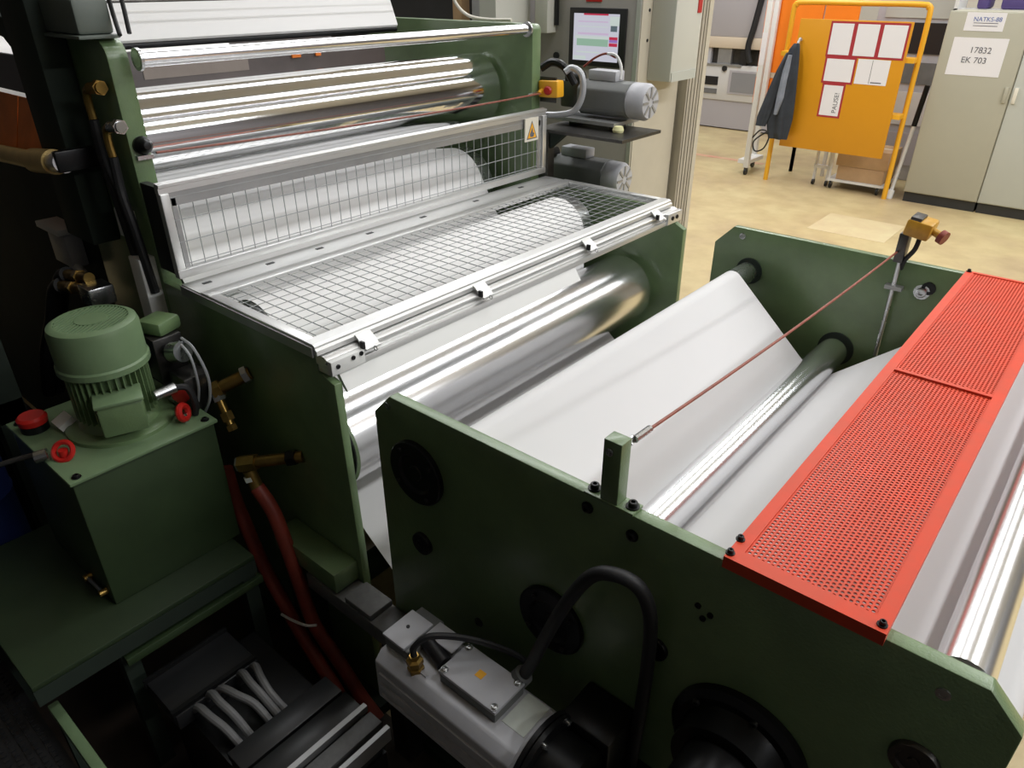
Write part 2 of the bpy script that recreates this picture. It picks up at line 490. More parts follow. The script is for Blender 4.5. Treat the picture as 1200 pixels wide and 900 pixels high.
def web_mesh(path, y0, y1, th=.0016):
    b = MB(); n = len(path)
    nor = []
    for i in range(n):
        p, q = path[max(0, i - 1)], path[min(n - 1, i + 1)]
        dx, dz = q[0] - p[0], q[1] - p[1]; d = math.hypot(dx, dz) or 1
        nor.append((-dz / d * th / 2, dx / d * th / 2))
    vs = []
    for (x, z), (nx, nz) in zip(path, nor):
        vs += [(x + nx, y0, z + nz), (x + nx, y1, z + nz), (x - nx, y1, z - nz), (x - nx, y0, z - nz)]
    fs = []
    for i in range(n - 1):
        for k in range(4):
            fs.append((i * 4 + k, i * 4 + (k + 1) % 4, (i + 1) * 4 + (k + 1) % 4, (i + 1) * 4 + k))
    fs += [(0, 1, 2, 3), (n * 4 - 1, n * 4 - 2, n * 4 - 3, n * 4 - 4)]
    return b.add(vs, fs)


g = .0018
P0 = ((-2.95, 3.4), 0, 1)
path = belt([P0, ((-2.93, 2.6), .0001, 1), (cG, rG + g, -1), (cF1, rF1 + g, -1), ])
# tower part: down the back of the chrome roller, over the covered roll, under the idler, over the second roll, round the big roller
items = [((-3.42, 1.50), .0001, 1), (cF1, rF1 + g, -1), (cI, rI + g, 1), (cF2, rF2 + g, -1), (cE, rE + g, 1), ((-1.47, .62), .05, 1),
         (cA, rA + g, -1), (cB, rB + g, 1), (cC, rC + g, -1), (cK, rK + g, -1), (cL, rL + g, -1), ((.16, .25), .0001, 1)]
path = belt(items)
cut = min(range(len(path)), key=lambda i: (path[i][0] - cE[0] - .05) ** 2 + (path[i][1] - (cE[1] - rE)) ** 2)
wb = web_mesh(path[:cut], 1.165, 2.885).build('upper_web', M['paper_lightened'], angle=50)  # upper stretch, lightened in colour where little light falls
tag(wb, 'white web, lightened for dim light, over the covered rolls inside the mesh guard', 'paper web', 'white webs')
wb = web_mesh(path[cut:], 1.165, 2.885).build('paper_web', M['paper'], angle=50)
tag(wb, 'wide white paper web threaded over and under the rollers of the winding stand', 'paper web', 'white webs')
roller('low roller at the end of the winding stand carrying the web down', cL, rL, N + .06, F - .03, 'chrome')
# fresh roll of web high on the tower, seen top edge of the picture
t = thing('web_sheet', 'broad white sheet hanging behind the round bar at the top', 'sheet', (-3.3, 1.95, 2.15))
MB().prism([(-3.325, 2.175), (-3.300, 2.165), (-3.290, 2.175), (-3.60, 2.95), (-3.61, 2.95)], 1.16, 2.93).build('sheet_body', M['paper_lightened'], t)
MB().cyl((-3.31, 1.16, 2.155), (-3.31, 2.93, 2.155), .014, n=16).build('edge_bar', M['blackmetal'], t)
t2 = thing('spreader_bar', 'thin dark bar crossing the white sheet at the very top', 'bar', (-3.06, 2.0, 2.35))
MB().cyl((-3.20, N + .06, 2.318), (-3.20, F, 2.318), .005, n=12).build('bar_body', M['steel_dark'], t2)

# ================================================================ winding stand (lower right)
stand = thing('winding_stand', 'low dark green winding stand with two thick side plates holding the rollers', 'machine', (-.62, 2.06, 0))
ZT = 1.427
poly = [(-1.394, 0), (.145, 0), (.145, 1.366), (.085, ZT), (-1.326, ZT), (-1.394, 1.357)]
pl_n = MB().prism(poly, N, N + .033).build('side_plate', M['green'], stand, bevel=.003)
poly2 = [(-1.372, 0), (.45, 0), (.45, 1.366), (.39, ZT), (-1.290, ZT), (-1.372, 1.34)]
pl_f = MB().prism(poly2, F, F + .033).build('side_plate', M['green'], stand, bevel=.003)
for x, z in ((-1.15, .35), (-.2, .35), (-.85, .8)):
    MB().cyl((x, N + .033, z), (x, F, z), .045, n=24).build('tie_bar', M['green_dark'], stand)
for y in (N + .016, F + .016):
    MB().box((-1.42, y - .05, 0), (.16, y + .05, .05)).build('foot_rail', M['green_dark'], stand)


def flange(parent, c, r, depth, holes, mat='blackmetal', bore=.55):
    x, z = c
    b = MB().lathe([(0, 0), (r, 0), (r, depth * .8), (r * .96, depth), (r * (bore + .08), depth), (r * bore, depth * .55), (r * .25, depth * .55), (r * .22, depth * .8), (0, depth * .8)], (x, N, z), (0, -1, 0), 40)
    o = b.build('bearing_flange', M[mat], parent)
    for k in range(holes):
        a = 2 * math.pi * (k + .4) / holes
        bolt(o, (x + math.cos(a) * r * .8, N - depth * .98, z + math.sin(a) * r * .8), r=.006, h=.007, mat='steel_dark', washer=False)
    return o


flange(pl_n, (-1.232, 1.225), .098, .016, 4)
flange(pl_n, (-1.232, .974), .036, .012, 0, bore=.3)
flange(pl_n, (-.765, .992), .098, .014, 4)
flange(pl_n, (-.478, 1.103), .030, .010, 0, bore=.35)
flange(pl_n, (.03, 1.20), .042, .012, 0, 'steel_dark', bore=.6)
for x, z in ((-.400, 1.285), (-.372, 1.276), (-.386, 1.258)):
    bolt(pl_n, (x, N, z), r=.007, h=.004, washer=False)
for x, z in ((.03, 1.375), (-1.335, 1.395)):
    bolt(pl_n, (x, N, z), r=.012, h=.004, mat='steel', washer=False)
for x, z in ((-1.02, .80),):
    bolt(pl_n, (x, N, z), r=.010, h=.008, mat='steel_dark')
bolt(pl_f, (-1.245, F, 1.392), r=.014, h=.006, mat='steel', washer=False)
bolt(pl_f, (-.49, F, 1.322), r=.020, h=.016, mat='steel')
bolt(pl_f, (-.47, F, 1.342), r=.026, h=.006, mat='blackmetal', washer=False)
for c, r in ((cA, .06), (cB, .075)):
    MB().lathe([(0, 0), (r, 0), (r, .006), (0, .006)], (c[0], F, c[1]), (0, -1, 0), 32).build('bearing_cap', M['green_dark'], pl_f)

# drive flange with black hub low on the near plate
drv = thing('drive_hub', 'big round black drive hub bolted low on the near plate, right of the servo motor', 'drive hub', (-.25, 1.0, .82))
MB().lathe([(0, 0), (.150, 0), (.150, .018), (.135, .030), (.118, .030), (.112, .05), (.112, .09), (0, .09)], (-.262, N - .001, .97), (0, -1, 0), 48).build('hub_flange', M['blackmetal'], drv)
MB().lathe([(0, 0), (.085, 0), (.085, .10), (.078, .112), (.045, .112), (.04, .10), (0, .10)], (-.262, N - .085, .97), (0, -1, 0), 40).build('hub_body', M['blackmetal'], drv)
MB().cyl((-.262, N - .18, .97), (-.262, N - .26, .97), .030, n=24).build('shaft', M['steel'], drv)
for k in range(6):
    a = math.pi / 3 * k + .3
    bolt(drv, (-.262 + .128 * math.cos(a), N - .03, .97 + .128 * math.sin(a)), r=.008, h=.009, mat='steel_dark', washer=False)

# rope post on the near plate
post = thing('rope_post', 'square green steel post bolted on the near plate edge, holding the rope', 'post', (-.63, N + .02, ZT))
MB().box((-.650, N - .004, ZT), (-.606, N + .034, ZT + .160)).build('post_body', M['green'], post, bevel=.003)
MB().box((-.690, N - .006, ZT + .0006), (-.566, N + .036, ZT + .008)).build('base_plate', M['green'], post, bevel=.002)
for x in (-.676, -.580):
    bolt(post, (x, N + .016, ZT + .008), (0, 0, 1), r=.010, h=.014)
for x, z in ((-.68, ZT - .035), (-.565, ZT - .05)):
    bolt(post, (x, N - .0006, z), r=.010, h=.010)
MB().ring((-.611, N + .040, ZT + .148), (1, 0, 0), .010, .003, 16, 6).build('eye_bolt', M['steel'], post)
bolt(post, (-.632, N - .004, ZT + .135), r=.009, h=.006, mat='steel', washer=False)

# switch rod and yellow pull switch on the far plate
sw = thing('pull_switch', 'ochre rope pull switch with red knob on a rod above the far plate', 'switch', (-.59, F - .02, 1.05))
MB().cyl((-.588, F - .02, 1.02), (-.592, F - .02, 1.50), .009, n=14).build('rod', M['steel'], sw)
MB().box((-.620, F - .034, 1.315), (-.556, F - .001, 1.330)).build('rod_clamp', M['alu_dark'], sw)
MB().box((-.613, F - .045, 1.43), (-.578, F + .01, 1.545)).build('bracket', M['steel_dark'], sw, bevel=.004)
hs = MB().box((-.602, F - .05, 1.535), (-.510, F + .06, 1.600), rot=roty(8)).build('switch_housing', M['ochre'], sw, bevel=.010)
MB().box((-.59, F - .045, 1.598), (-.55, F + .04, 1.612), rot=roty(8)).build('housing_lid', M['steel_dark'], hs, bevel=.003)
MB().cyl((-.51, F - .01, 1.565), (-.48, F - .02, 1.555), .014, n=16).build('plunger', M['ochre'], sw)
MB().cyl((-.48, F - .02, 1.555), (-.462, F - .026, 1.549), .026, n=20).build('red_knob', M['red_hose'], sw)
MB().tube([(-.545, F - .02, 1.54), (-.55, F - .03, 1.49), (-.575, F - .03, 1.44), (-.583, F - .012, 1.40)], .009, 8).build('cable', M['rubber'], sw)


def rope_thing(label, a, b, name='pull_rope', clip=True):
    t = thing(name, label, 'rope', a)
    A, B = Vector(a), Vector(b); d = (B - A).normalized()
    mid = (A + B) / 2 + Vector((0, 0, -.012))
    MB().tube([A, A * .5 + mid * .5 + Vector((0, 0, -.003)), mid, B * .5 + mid * .5 + Vector((0, 0, -.003)), B], .0042, 6, 5).build('rope_body', M['rope'], t)
    if clip:
        MB().tube([A, A + d * .03, A + d * .06], .008, 8, 1).build('rope_clip', M['steel'], t)
    return t


rope_thing('thin red emergency stop rope stretched over the white web to the ochre switch', (-.609, N + .05, ZT + .147), (-.605, F - .05, 1.472))

# ================================================================ red perforated guard
gd = thing('red_guard', 'long red perforated sheet metal guard lying across the winding stand', 'guard', (-.217, 2.04, ZT))
GX0, GX1, GY0, GY1, GZ = -.362, -.072, 1.044, 3.03, ZT + .022


def perforated(x0, x1, y0, y1, z, p, rh, th):
    b = MB(); px = p * .866; R_ = p / math.sqrt(3)
    ni = int((x1 - x0) / px); nj = int((y1 - y0) / p)
    ox = x0 + ((x1 - x0) - (ni - 1) * px) / 2; oy = y0 + ((y1 - y0) - (nj - .5) * p) / 2
    vmap = {}
    def key(x, y):
        k = (round(x, 5), round(y, 5))
        if k not in vmap: vmap[k] = len(b.v); b.v.append((x, y, z))
        return vmap[k]
    for i in range(ni):
        for j in range(nj):
            cx = ox + i * px; cy = oy + (j + (.5 if i % 2 else 0)) * p
            out = [key(cx + R_ * math.cos(math.pi / 3 * k), cy + R_ * math.sin(math.pi / 3 * k)) for k in range(6)]
            s0 = len(b.v)
            for zz in (z, z - th):
                for k in range(6):
                    b.v.append((cx + rh * math.cos(math.pi / 3 * k), cy + rh * math.sin(math.pi / 3 * k), zz))
            for k in range(6):
                k2 = (k + 1) % 6
                b.f.append([out[k], out[k2], s0 + k2, s0 + k]); b.m.append(0)
                b.f.append([s0 + k, s0 + k2, s0 + 6 + k2, s0 + 6 + k]); b.m.append(0)
    return b


for ya, yb in ((GY0 + .030, 2.028), (2.042, GY1 - .012)):
    o = perforated(GX0 + .018, GX1 - .018, ya, yb, GZ, .0108, .0036, .0030).build('perforated_sheet', M['red'], gd, smooth=False)
    o['kind'] = 'stuff'
MB().prism([(GX0, GZ - .0212), (GX0 + .003, GZ - .0212), (GX0 + .003, GZ - .001), (GX0 + .026, GZ - .001), (GX0 + .026, GZ + .003), (GX0, GZ + .003)], GY0, GY1).build('edge_flange', M['red'], gd)
MB().prism([(GX1, GZ - .0212), (GX1 - .003, GZ - .0212), (GX1 - .003, GZ - .001), (GX1 - .026, GZ - .001), (GX1 - .026, GZ + .003), (GX1, GZ + .003)], GY0, GY1).build('edge_flange', M['red'], gd)
MB().box((GX0 + .026, GY0, GZ - .001), (GX1 - .026, GY0 + .032, GZ + .003)).build('end_flange', M['red'], gd)
MB().box((GX0, GY0 - .003, GZ - .024), (GX1, GY0, GZ + .003)).build('end_lip', M['red'], gd)
MB().box((GX0 + .026, GY1 - .016, GZ - .001), (GX1 - .026, GY1, GZ + .003)).build('end_flange', M['red'], gd)
MB().box((GX0 + .026, 2.028, GZ - .004), (GX1 - .026, 2.042, GZ + .006)).build('cross_strip', M['red'], gd)
for x, y in ((GX0 + .006, GY0 + .012), (GX0 + .004, GY0 + .06), (GX1 - .012, GY0 + .014), (GX0 + .01, GY1 - .012), (GX1 - .012, GY1 - .012)):
    bolt(gd, (x, y, GZ + .003), (0, 0, 1), r=.006, h=.010)

# ================================================================ coating machine (upper left)
mach = thing('coating_machine', 'tall dark green coating machine with tower side plates above the mesh guard', 'machine', (-2.5, 2.06, 0))
lp_n = MB().prism([(-2.533, 0), (-1.548, 0), (-1.556, .8), (-1.568, 1.372), (-1.640, 1.392), (-1.648, 1.446), (-2.533, 1.446)], N, N + .028).build('lower_plate', M['green'], mach, bevel=.003)
lp_f = MB().prism([(-2.458, 0), (-1.52, 0), (-1.535, 1.36), (-1.60, 1.392), (-1.648, 1.445), (-2.458, 1.445)], F, F + .033).build('lower_plate', M['green'], mach, bevel=.003)


def rounded(x0, x1, z0, z1, r, k=6):
    pts = [(x0, z0), (x1, z0)]
    for i in range(k + 1):
        a = math.pi / 2 * i / k
        pts.append((x1 - r + r * math.cos(a), z1 - r + r * math.sin(a)))
    pts.append((x0, z1))
    return pts


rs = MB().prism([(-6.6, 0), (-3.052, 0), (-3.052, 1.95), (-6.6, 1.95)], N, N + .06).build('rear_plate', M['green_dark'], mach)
tp_n = MB().prism(rounded(-3.05, -2.535, 0, 2.235, .06), N, N + .066).build('tower_plate', M['green'], mach, bevel=.003)
tp_f = MB().prism(rounded(-3.7, -2.46, 0, 2.20, .03), F, F + .066).build('tower_plate', M['green'], mach, bevel=.003)
MB().box((-3.6, N + .066, .1), (-3.5, F, 1.48)).build('rear_cross_plate', M['green_dark'], mach)
rc = MB().box((-3.36, N + .066, 1.55), (-3.33, 2.86, 2.13)).build('rear_cover', M['rear_brown'], mach, bevel=.004)
MB().box((-3.33, 1.52, 2.02), (-3.327, 2.02, 2.10)).build('cover_reflection', M['reflection_dim'], rc)  # pale patch standing in for a reflection on the cover
for ya, yb in ((2.26, 2.31), (2.40, 2.43)):
    MB().box((-3.33, ya, 2.055), (-3.320, yb, 2.095)).build('orange_reflection', M['orange_dirty'], rc)  # orange patches imitating reflections on the cover
for x, z in ((-2.3, .3), (-1.75, .45)):
    MB().cyl((x, N + .028, z), (x, F, z), .05, n=24).build('tie_bar', M['green_dark'], mach)
for y in (N + .02, F + .02):
    MB().box((-3.75, y - .06, 0), (-1.5, y + .08, .05)).build('foot_rail', M['green_dark'], mach)
# black rubber stop strip between tower plate and upright guard
MB().box((-2.533, N + .004, 1.50), (-2.41, N + .030, 1.80)).build('guard_hinge_plate', M['black'], mach)
# bearing boss seen inside the far tower plate
MB().lathe([(0, 0), (.11, 0), (.11, .012), (0, .012)], (cG[0], F, cG[1]), (0, -1, 0), 40).build('bearing_cap', M['green_dark'], tp_f)
# front fascia: aluminium profile rails under the lid
MB().box((-1.640, N + .002, 1.395), (-1.575, F + .03, 1.418)).build('front_rail', M['alu'], mach, bevel=.003)
MB().prism([(-1.645, 1.418), (-1.588, 1.418), (-1.588, 1.426), (-1.600, 1.431), (-1.600, 1.436), (-1.592, 1.439), (-1.592, 1.443), (-1.605, 1.450), (-1.645, 1.452)], N + .002, F + .03).build('front_profile', M['alu'], mach)
MB().prism([(-1.60, 1.395), (-1.58, 1.395), (-1.548, 1.347), (-1.558, 1.342)], N + .03, 2.25).build('front_shroud', M['white_paint'], mach)
fp = MB().box((-1.590, N, 1.400), (-1.570, N + .122, 1.444)).build('end_plate', M['white_paint'], mach, bevel=.002)
for yy, zz in ((N + .022, 1.425), (N + .078, 1.432), (N + .108, 1.435)):
    bolt(fp, (-1.570, yy, zz), (1, 0, 0), r=.007, h=.004, washer=False)
fp = MB().box((-1.590, F - .10, 1.398), (-1.568, F + .03, 1.448)).build('end_plate', M['alu'], mach, bevel=.002)
for yy in (F - .06, F - .02):
    bolt(fp, (-1.568, yy, 1.424), (1, 0, 0), r=.010, h=.005, washer=False)

# mesh guard: upright frame + horizontal lid
mg = thing('mesh_guard', 'aluminium framed wire mesh guard with upright panel and flat lid', 'guard', (-2.0, 2.06, 1.46))
GA = N - .012; GB = F + .012
UZ0, UZ1 = 1.500, 1.818
UX = -2.385
MB().prism([(UX - .015, UZ1 - .030), (UX + .008, UZ1 - .030), (UX + .008, UZ1 - .012), (UX + .014, UZ1 - .008), (UX + .014, UZ1), (UX - .012, UZ1 + .004), (UX - .015, UZ1)], GA, GB).build('top_rail', M['alu'], mg)
MB().box((UX - .006, GA + .02, UZ1 - .075), (UX + .004, GB - .03, UZ1 - .030)).build('rail_web', M['alu_dark'], mg)
MB().box((UX - .015, GA, UZ0), (UX + .015, GB, UZ0 + .030)).build('bottom_rail', M['alu'], mg, bevel=.003)
for ya, yb in ((GA, GA + .030), (GB - .030, GB)):
    MB().box((UX - .015, ya, UZ0 + .03), (UX + .015, yb, UZ1 - .03)).build('stile', M['alu'], mg, bevel=.003)
MB().box((UX - .004, GA + .036, UZ0 + .03), (UX + .004, GA + .052, UZ1 - .05)).build('stile_strip', M['alu_dark'], mg)
MB().box((UX - .004, GB - .060, UZ0 + .03), (UX + .004, GB - .040, UZ1 - .05)).build('stile_strip', M['alu_dark'], mg)
bw = MB()
y = GA + .03 + .030
while y < GB - .03:
    bw.tube([(UX, y, UZ0 + .02), (UX, y, UZ1 - .03)], .0017, 5, 1); y += .0495
for z in (UZ0 + .044, UZ0 + .12, UZ0 + .195, UZ0 + .27):
    bw.tube([(UX + .004, GA + .02, z), (UX + .004, GB - .02, z)], .0017, 5, 1)
o = bw.build('wire_mesh', M['wire'], mg); o['kind'] = 'stuff'
# lid
LZ = 1.478
MB().box((-2.370, GA, LZ - .014), (-2.245, GB, LZ + .006)).build('hinge_rail', M['alu'], mg, bevel=.002)
MB().box((-2.243, GA, LZ - .016), (-2.190, GB, LZ + .010)).build('lid_rear_rail', M['alu'], mg, bevel=.004)
for k, yy in enumerate((1.11, 1.36, 1.58, 1.83, 2.13, 2.47, 2.80)):
    MB().box((-2.322, yy - .016, LZ + .0055), (-2.308, yy + .016, LZ + .008)).build('slot', M['blackmetal'], mg)
MB().prism([(-1.672, LZ - .022), (-1.615, LZ - .022), (-1.615, LZ - .008), (-1.622, LZ - .002), (-1.622, LZ + .004), (-1.630, LZ + .010), (-1.672, LZ + .010)], GA, GB).build('lid_front_rail', M['alu'], mg)
MB().box((-2.190, GA, LZ - .016), (-1.672, GA + .036, LZ + .010)).build('lid_side_rail', M['alu'], mg, bevel=.004)
MB().box((-2.190, GB - .036, LZ - .016), (-1.672, GB, LZ + .010)).build('lid_side_rail', M['alu'], mg, bevel=.004)
MB().box((-2.37, GA - .006, LZ - .030), (-1.63, GA, LZ + .002)).build('side_skirt', M['alu_dark'], mg)
bw = MB(); y = GA + .036 + .02
while y < GB - .036:
    bw.tube([(-2.20, y, LZ), (-1.665, y, LZ)], .0018, 5, 1); y += .0495
x = -2.165
while x < -1.68:
    bw.tube([(x, GA + .03, LZ + .004), (x, GB - .03, LZ + .004)], .0013, 5, 1); x += .0495
o = bw.build('wire_mesh', M['wire'], mg); o['kind'] = 'stuff'
for yy in (1.205, 1.72, 2.36, 2.90):
    la = MB().prism([(-1.628, LZ - .004), (-1.610, LZ - .006), (-1.572, LZ - .036), (-1.564, LZ - .036), (-1.564, LZ - .042), (-1.575, LZ - .042), (-1.613, LZ - .011), (-1.628, LZ - .009)], yy - .022, yy + .034).build('latch', M['alu'], mg)
    MB().box((-1.584, yy - .030, LZ - .034), (-1.568, yy - .0225, LZ - .012)).build('latch_hook', M['blackmetal'], la)
    MB().ring((-1.558, yy + .006, LZ - .040), (0, 1, 0), .007, .002, 12, 6).build('latch_ring', M['steel'], la)
sg = MB().box((UX + .012, 2.895, 1.680), (UX + .018, 3.000, 1.790)).build('warning_sign', M['sticker'], mg)
xs = UX + .0185
MB().add([(xs, 2.906, 1.690), (xs, 2.990, 1.690), (xs, 2.948, 1.778)], [(0, 1, 2)]).build('sign_triangle', M['ink'], sg, smooth=False)
MB().add([(xs + .0006, 2.914, 1.695), (xs + .0006, 2.982, 1.695), (xs + .0006, 2.948, 1.768)], [(0, 1, 2)]).build('sign_field', M['warn'], sg, smooth=False)
MB().add([(xs + .0012, 2.935, 1.700), (xs + .0012, 2.958, 1.700), (xs + .0012, 2.966, 1.715), (xs + .0012, 2.954, 1.722), (xs + .0012, 2.950, 1.748), (xs + .0012, 2.940, 1.728), (xs + .0012, 2.930, 1.714)], [tuple(range(7))]).build('sign_flame', M['ink'], sg, smooth=False)

# black rope knob on the near tower plate and rope to the far stop switch
kn = thing('rope_anchor', 'black domed rope anchor on the front edge of the near tower plate', 'anchor', (-2.535, N + .033, 1.88))
MB().lathe([(0, 0), (.030, 0), (.030, .012), (.024, .02), (.022, .035), (.012, .046), (0, .048)], (-2.535, N + .04, 1.915), (1, .0, .1), 20).build('dome', M['blackmetal'], kn)
MB().box((-2.535, N + .012, 1.872), (-2.520, N + .066, 1.885)).build('clip', M['steel'], kn)
rope_thing('thin red stop rope in front of the big chrome roller', (-2.485, N + .06, 1.895), (-2.42, F + .02, 1.885), clip=False)
ysw = thing('stop_switch', 'bright yellow stop switch box with red button on the far tower plate', 'switch', (-2.40, F + .06, 1.86))
MB().box((-2.455, F + .045, 1.865), (-2.335, F + .105, 1.945), rot=roty(-3)).build('switch_housing', M['yellow'], ysw, bevel=.008)
MB().lathe([(0, 0), (.020, 0), (.022, .010), (.016, .018), (0, .02)], (-2.39, F + .045, 1.90), (.25, -1, 0), 18).build('red_button', M['red_plastic'], ysw)
MB().cyl((-2.432, F + .055, 1.895), (-2.428, F + .015, 1.887), .016, .010, n=14).build('rope_inlet', M['yellow'], ysw)
MB().cyl((-2.44, F + .015, 1.887), (-2.43, F - .06, 1.886), .007, n=10).build('rope_end', M['steel'], ysw)
MB().box((-2.46, F + .066, 1.84), (-2.36, F + .075, 1.96)).build('mount_plate', M['steel_dark'], ysw)

# ================================================================ hydraulic power unit
hp = thing('hydraulic_unit', 'green hydraulic power unit: oil tank with upright electric motor', 'hydraulic unit', (-2.26, .68, .66))
TX0, TX1, TY0, TY1, TZ = -2.50, -2.03, .455, .895, 1.138
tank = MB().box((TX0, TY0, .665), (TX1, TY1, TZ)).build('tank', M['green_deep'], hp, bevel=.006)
lidp = MB().box((TX0 - .012, TY0 - .008, TZ), (TX1 + .012, TY1 + .008, TZ + .012)).build('tank_lid', M['green_light'], hp, bevel=.003)
for x, y in ((TX1 - .01, TY0 + .02), (TX1 - .015, TY1 - .02), (TX0 + .02, TY0 + .02), (TX0 + .02, TY1 - .02)):
    bolt(lidp, (x, y, TZ + .012), (0, 0, 1), r=.009, h=.009)
mz = TZ + .012; MX, MY = -2.245, .70
mot = MB().lathe([(0, 0), (.160, 0), (.160, .012), (.150, .018), (.120, .020), (.112, .040), (.100, .050), (.098, .22), (.110, .225), (0, .225)], (MX, MY, mz), (0, 0, 1), 48).build('motor_body', M['green'], hp)
for k in range(36):
    a = 2 * math.pi * k / 36
    d = Vector((math.cos(a), math.sin(a), 0)); n_ = Vector((-d.y, d.x, 0))
    fb = MB(); p = Vector((MX, MY, mz + .05))
    q = [p + d * .095 - n_ * .002, p + d * .118 - n_ * .0015, p + d * .118 + n_ * .0015, p + d * .095 + n_ * .002]
    fb.add(q + [v + Vector((0, 0, .165)) for v in q], [(0, 1, 2, 3), (7, 6, 5, 4), (0, 4, 5, 1), (1, 5, 6, 2), (2, 6, 7, 3), (3, 7, 4, 0)])
    fb.build('fin', M['green'], mot, smooth=False)
zc = mz + .210
cap = MB().lathe([(.120, 0), (.132, .002), (.132, .020), (.127, .026), (.127, .125), (.122, .142), (.108, .150), (.102, .150), (.102, .143), (.045, .143), (.045, .150), (0, .150)], (MX, MY, zc), (0, 0, 1), 56).build('fan_cover', M['green_light'], hp)
MB().cyl((MX, MY, zc + .1425), (MX, MY, zc + .1438), .101, n=40).build('fan_dark', M['black'], cap)
for k in range(-8, 9):
    h_ = math.sqrt(max(0, .102 ** 2 - (k * .0118) ** 2))
    MB().box((MX + k * .0118 - .0021, MY - h_, zc + .1445), (MX + k * .0118 + .0021, MY + h_, zc + .149), rot=rotz(35), pivot=(MX, MY, zc)).build('grille_bar', M['green_light'], cap)
tbx = thing_box = MB().box((MX + .085, MY - .05, mz + .05), (MX + .185, MY + .075, mz + .150), rot=rotz(-20), pivot=(MX, MY, mz)).build('terminal_box', M['green'], hp, bevel=.008)
MB().box((MX + .085, MY - .055, mz + .150), (MX + .19, MY + .08, mz + .162), rot=rotz(-20), pivot=(MX, MY, mz)).build('box_lid', M['green_light'], tbx, bevel=.004)
MB().cyl((MX + .13, MY + .07, mz + .11), (MX + .135, MY + .135, mz + .115), .017, n=16).build('cable_gland', M['steel'], tbx)
MB().tube([(MX + .135, MY + .13, mz + .115), (MX + .15, MY + .165, mz + .105), (MX + .16, MY + .175, mz + .05), (MX + .15, MY + .17, mz + .005)], .011, 8).build('motor_cable', M['rubber'], hp)
# tank top fittings
fc = MB().lathe([(0, 0), (.040, 0), (.040, .022), (.034, .026), (0, .026)], (-2.405, .50, mz), (0, 0, 1), 24).build('filler_neck', M['blackmetal'], hp)
MB().lathe([(0, .026), (.042, .026), (.044, .044), (.036, .052), (0, .052)], (-2.405, .50, mz), (0, 0, 1), 24).build('filler_cap', M['red_plastic'], fc)
MB().box((-2.37, .555, mz), (-2.31, .575, mz + .05), rot=rotx(-65)).build('dip_tag', M['white_paint'], hp)
MB().ring((-2.165, .495, mz + .024), (.5, -.6, .6), .028, .008, 28, 8).build('lifting_eye', M['red_plastic'], hp)
MB().cyl((-2.165, .495, mz), (-2.165, .495, mz + .03), .014, n=14).build('eye_base', M['red_plastic'], hp)
MB().ring((-2.085, .83, mz + .034), (.8, .5, .2), .022, .011, 24, 8).build('hand_wheel', M['red_plastic'], hp)
MB().cyl((-2.085, .83, mz), (-2.085, .83, mz + .03), .010, n=12).build('valve_stem', M['steel'], hp)
MB().tube([(-2.20, .455, mz + .02), (-2.245, .40, mz + .012), (-2.30, .30, mz - .01), (-2.34, .22, mz - .03)], .008, 8).build('lever_rod', M['steel_dark'], hp)
MB().cyl((-2.20, .43, mz + .02), (-2.185, .46, mz + .024), .018, n=14).build('lever_joint', M['steel'], hp)
MB().cyl((-2.352, .205, mz - .035), (-2.338, .225, mz - .03), .016, n=14).build('lever_tip', M['white_paint'], hp)
# level gauge on the tank side
MB().cyl((-2.19, TY0 - .014, .695), (-2.07, TY0 - .014, .705), .006, n=10).build('sight_tube', M['steel'], hp)
for x, z in ((-2.19, .695), (-2.07, .705)):
    MB().cyl((x, TY0, z), (x, TY0 - .024, z), .011, n=12).build('gauge_fitting', M['brass'], hp)
# valve block behind the motor
vb = MB().box((-2.35, .86, 1.21), (-2.26, .96, 1.37)).build('valve_block', M['steel_dark'], hp, bevel=.006)
MB().box((-2.37, .87, 1.37), (-2.27, .97, 1.42), rot=rotz(20)).build('valve_cap', M['green'], vb, bevel=.014)
MB().cyl((-2.215, .90, 1.33), (-2.165, .91, 1.345), .034, n=24).build('pressure_gauge', M['steel'], hp)
MB().cyl((-2.240, .90, 1.325), (-2.215, .90, 1.33), .026, n=20).build('gauge_neck', M['blackmetal'], hp)
MB().lathe([(0, 0), (.010, 0), (.030, .006), (.032, .016), (.020, .022), (0, .024)], (-2.15, .87, 1.215), (.6, -.7, .2), 9).build('valve_knob', M['red_plastic'], hp)
MB().box((-2.22, .87, 1.15), (-2.12, .96, 1.27)).build('manifold', M['steel_dark'], hp, bevel=.005)
MB().tube([(-2.20, .93, 1.375), (-2.13, .93, 1.36), (-2.075, .93, 1.28), (-2.075, .92, 1.20), (-2.12, .91, 1.13), (-2.13, .90, 1.12)], .005, 7).build('clear_tube', M['hose_grey'], hp)
MB().tube([(-2.19, .915, 1.37), (-2.12, .91, 1.34), (-2.10, .905, 1.25), (-2.12, .90, 1.18)], .0045, 7).build('clear_tube', M['hose_grey'], hp)

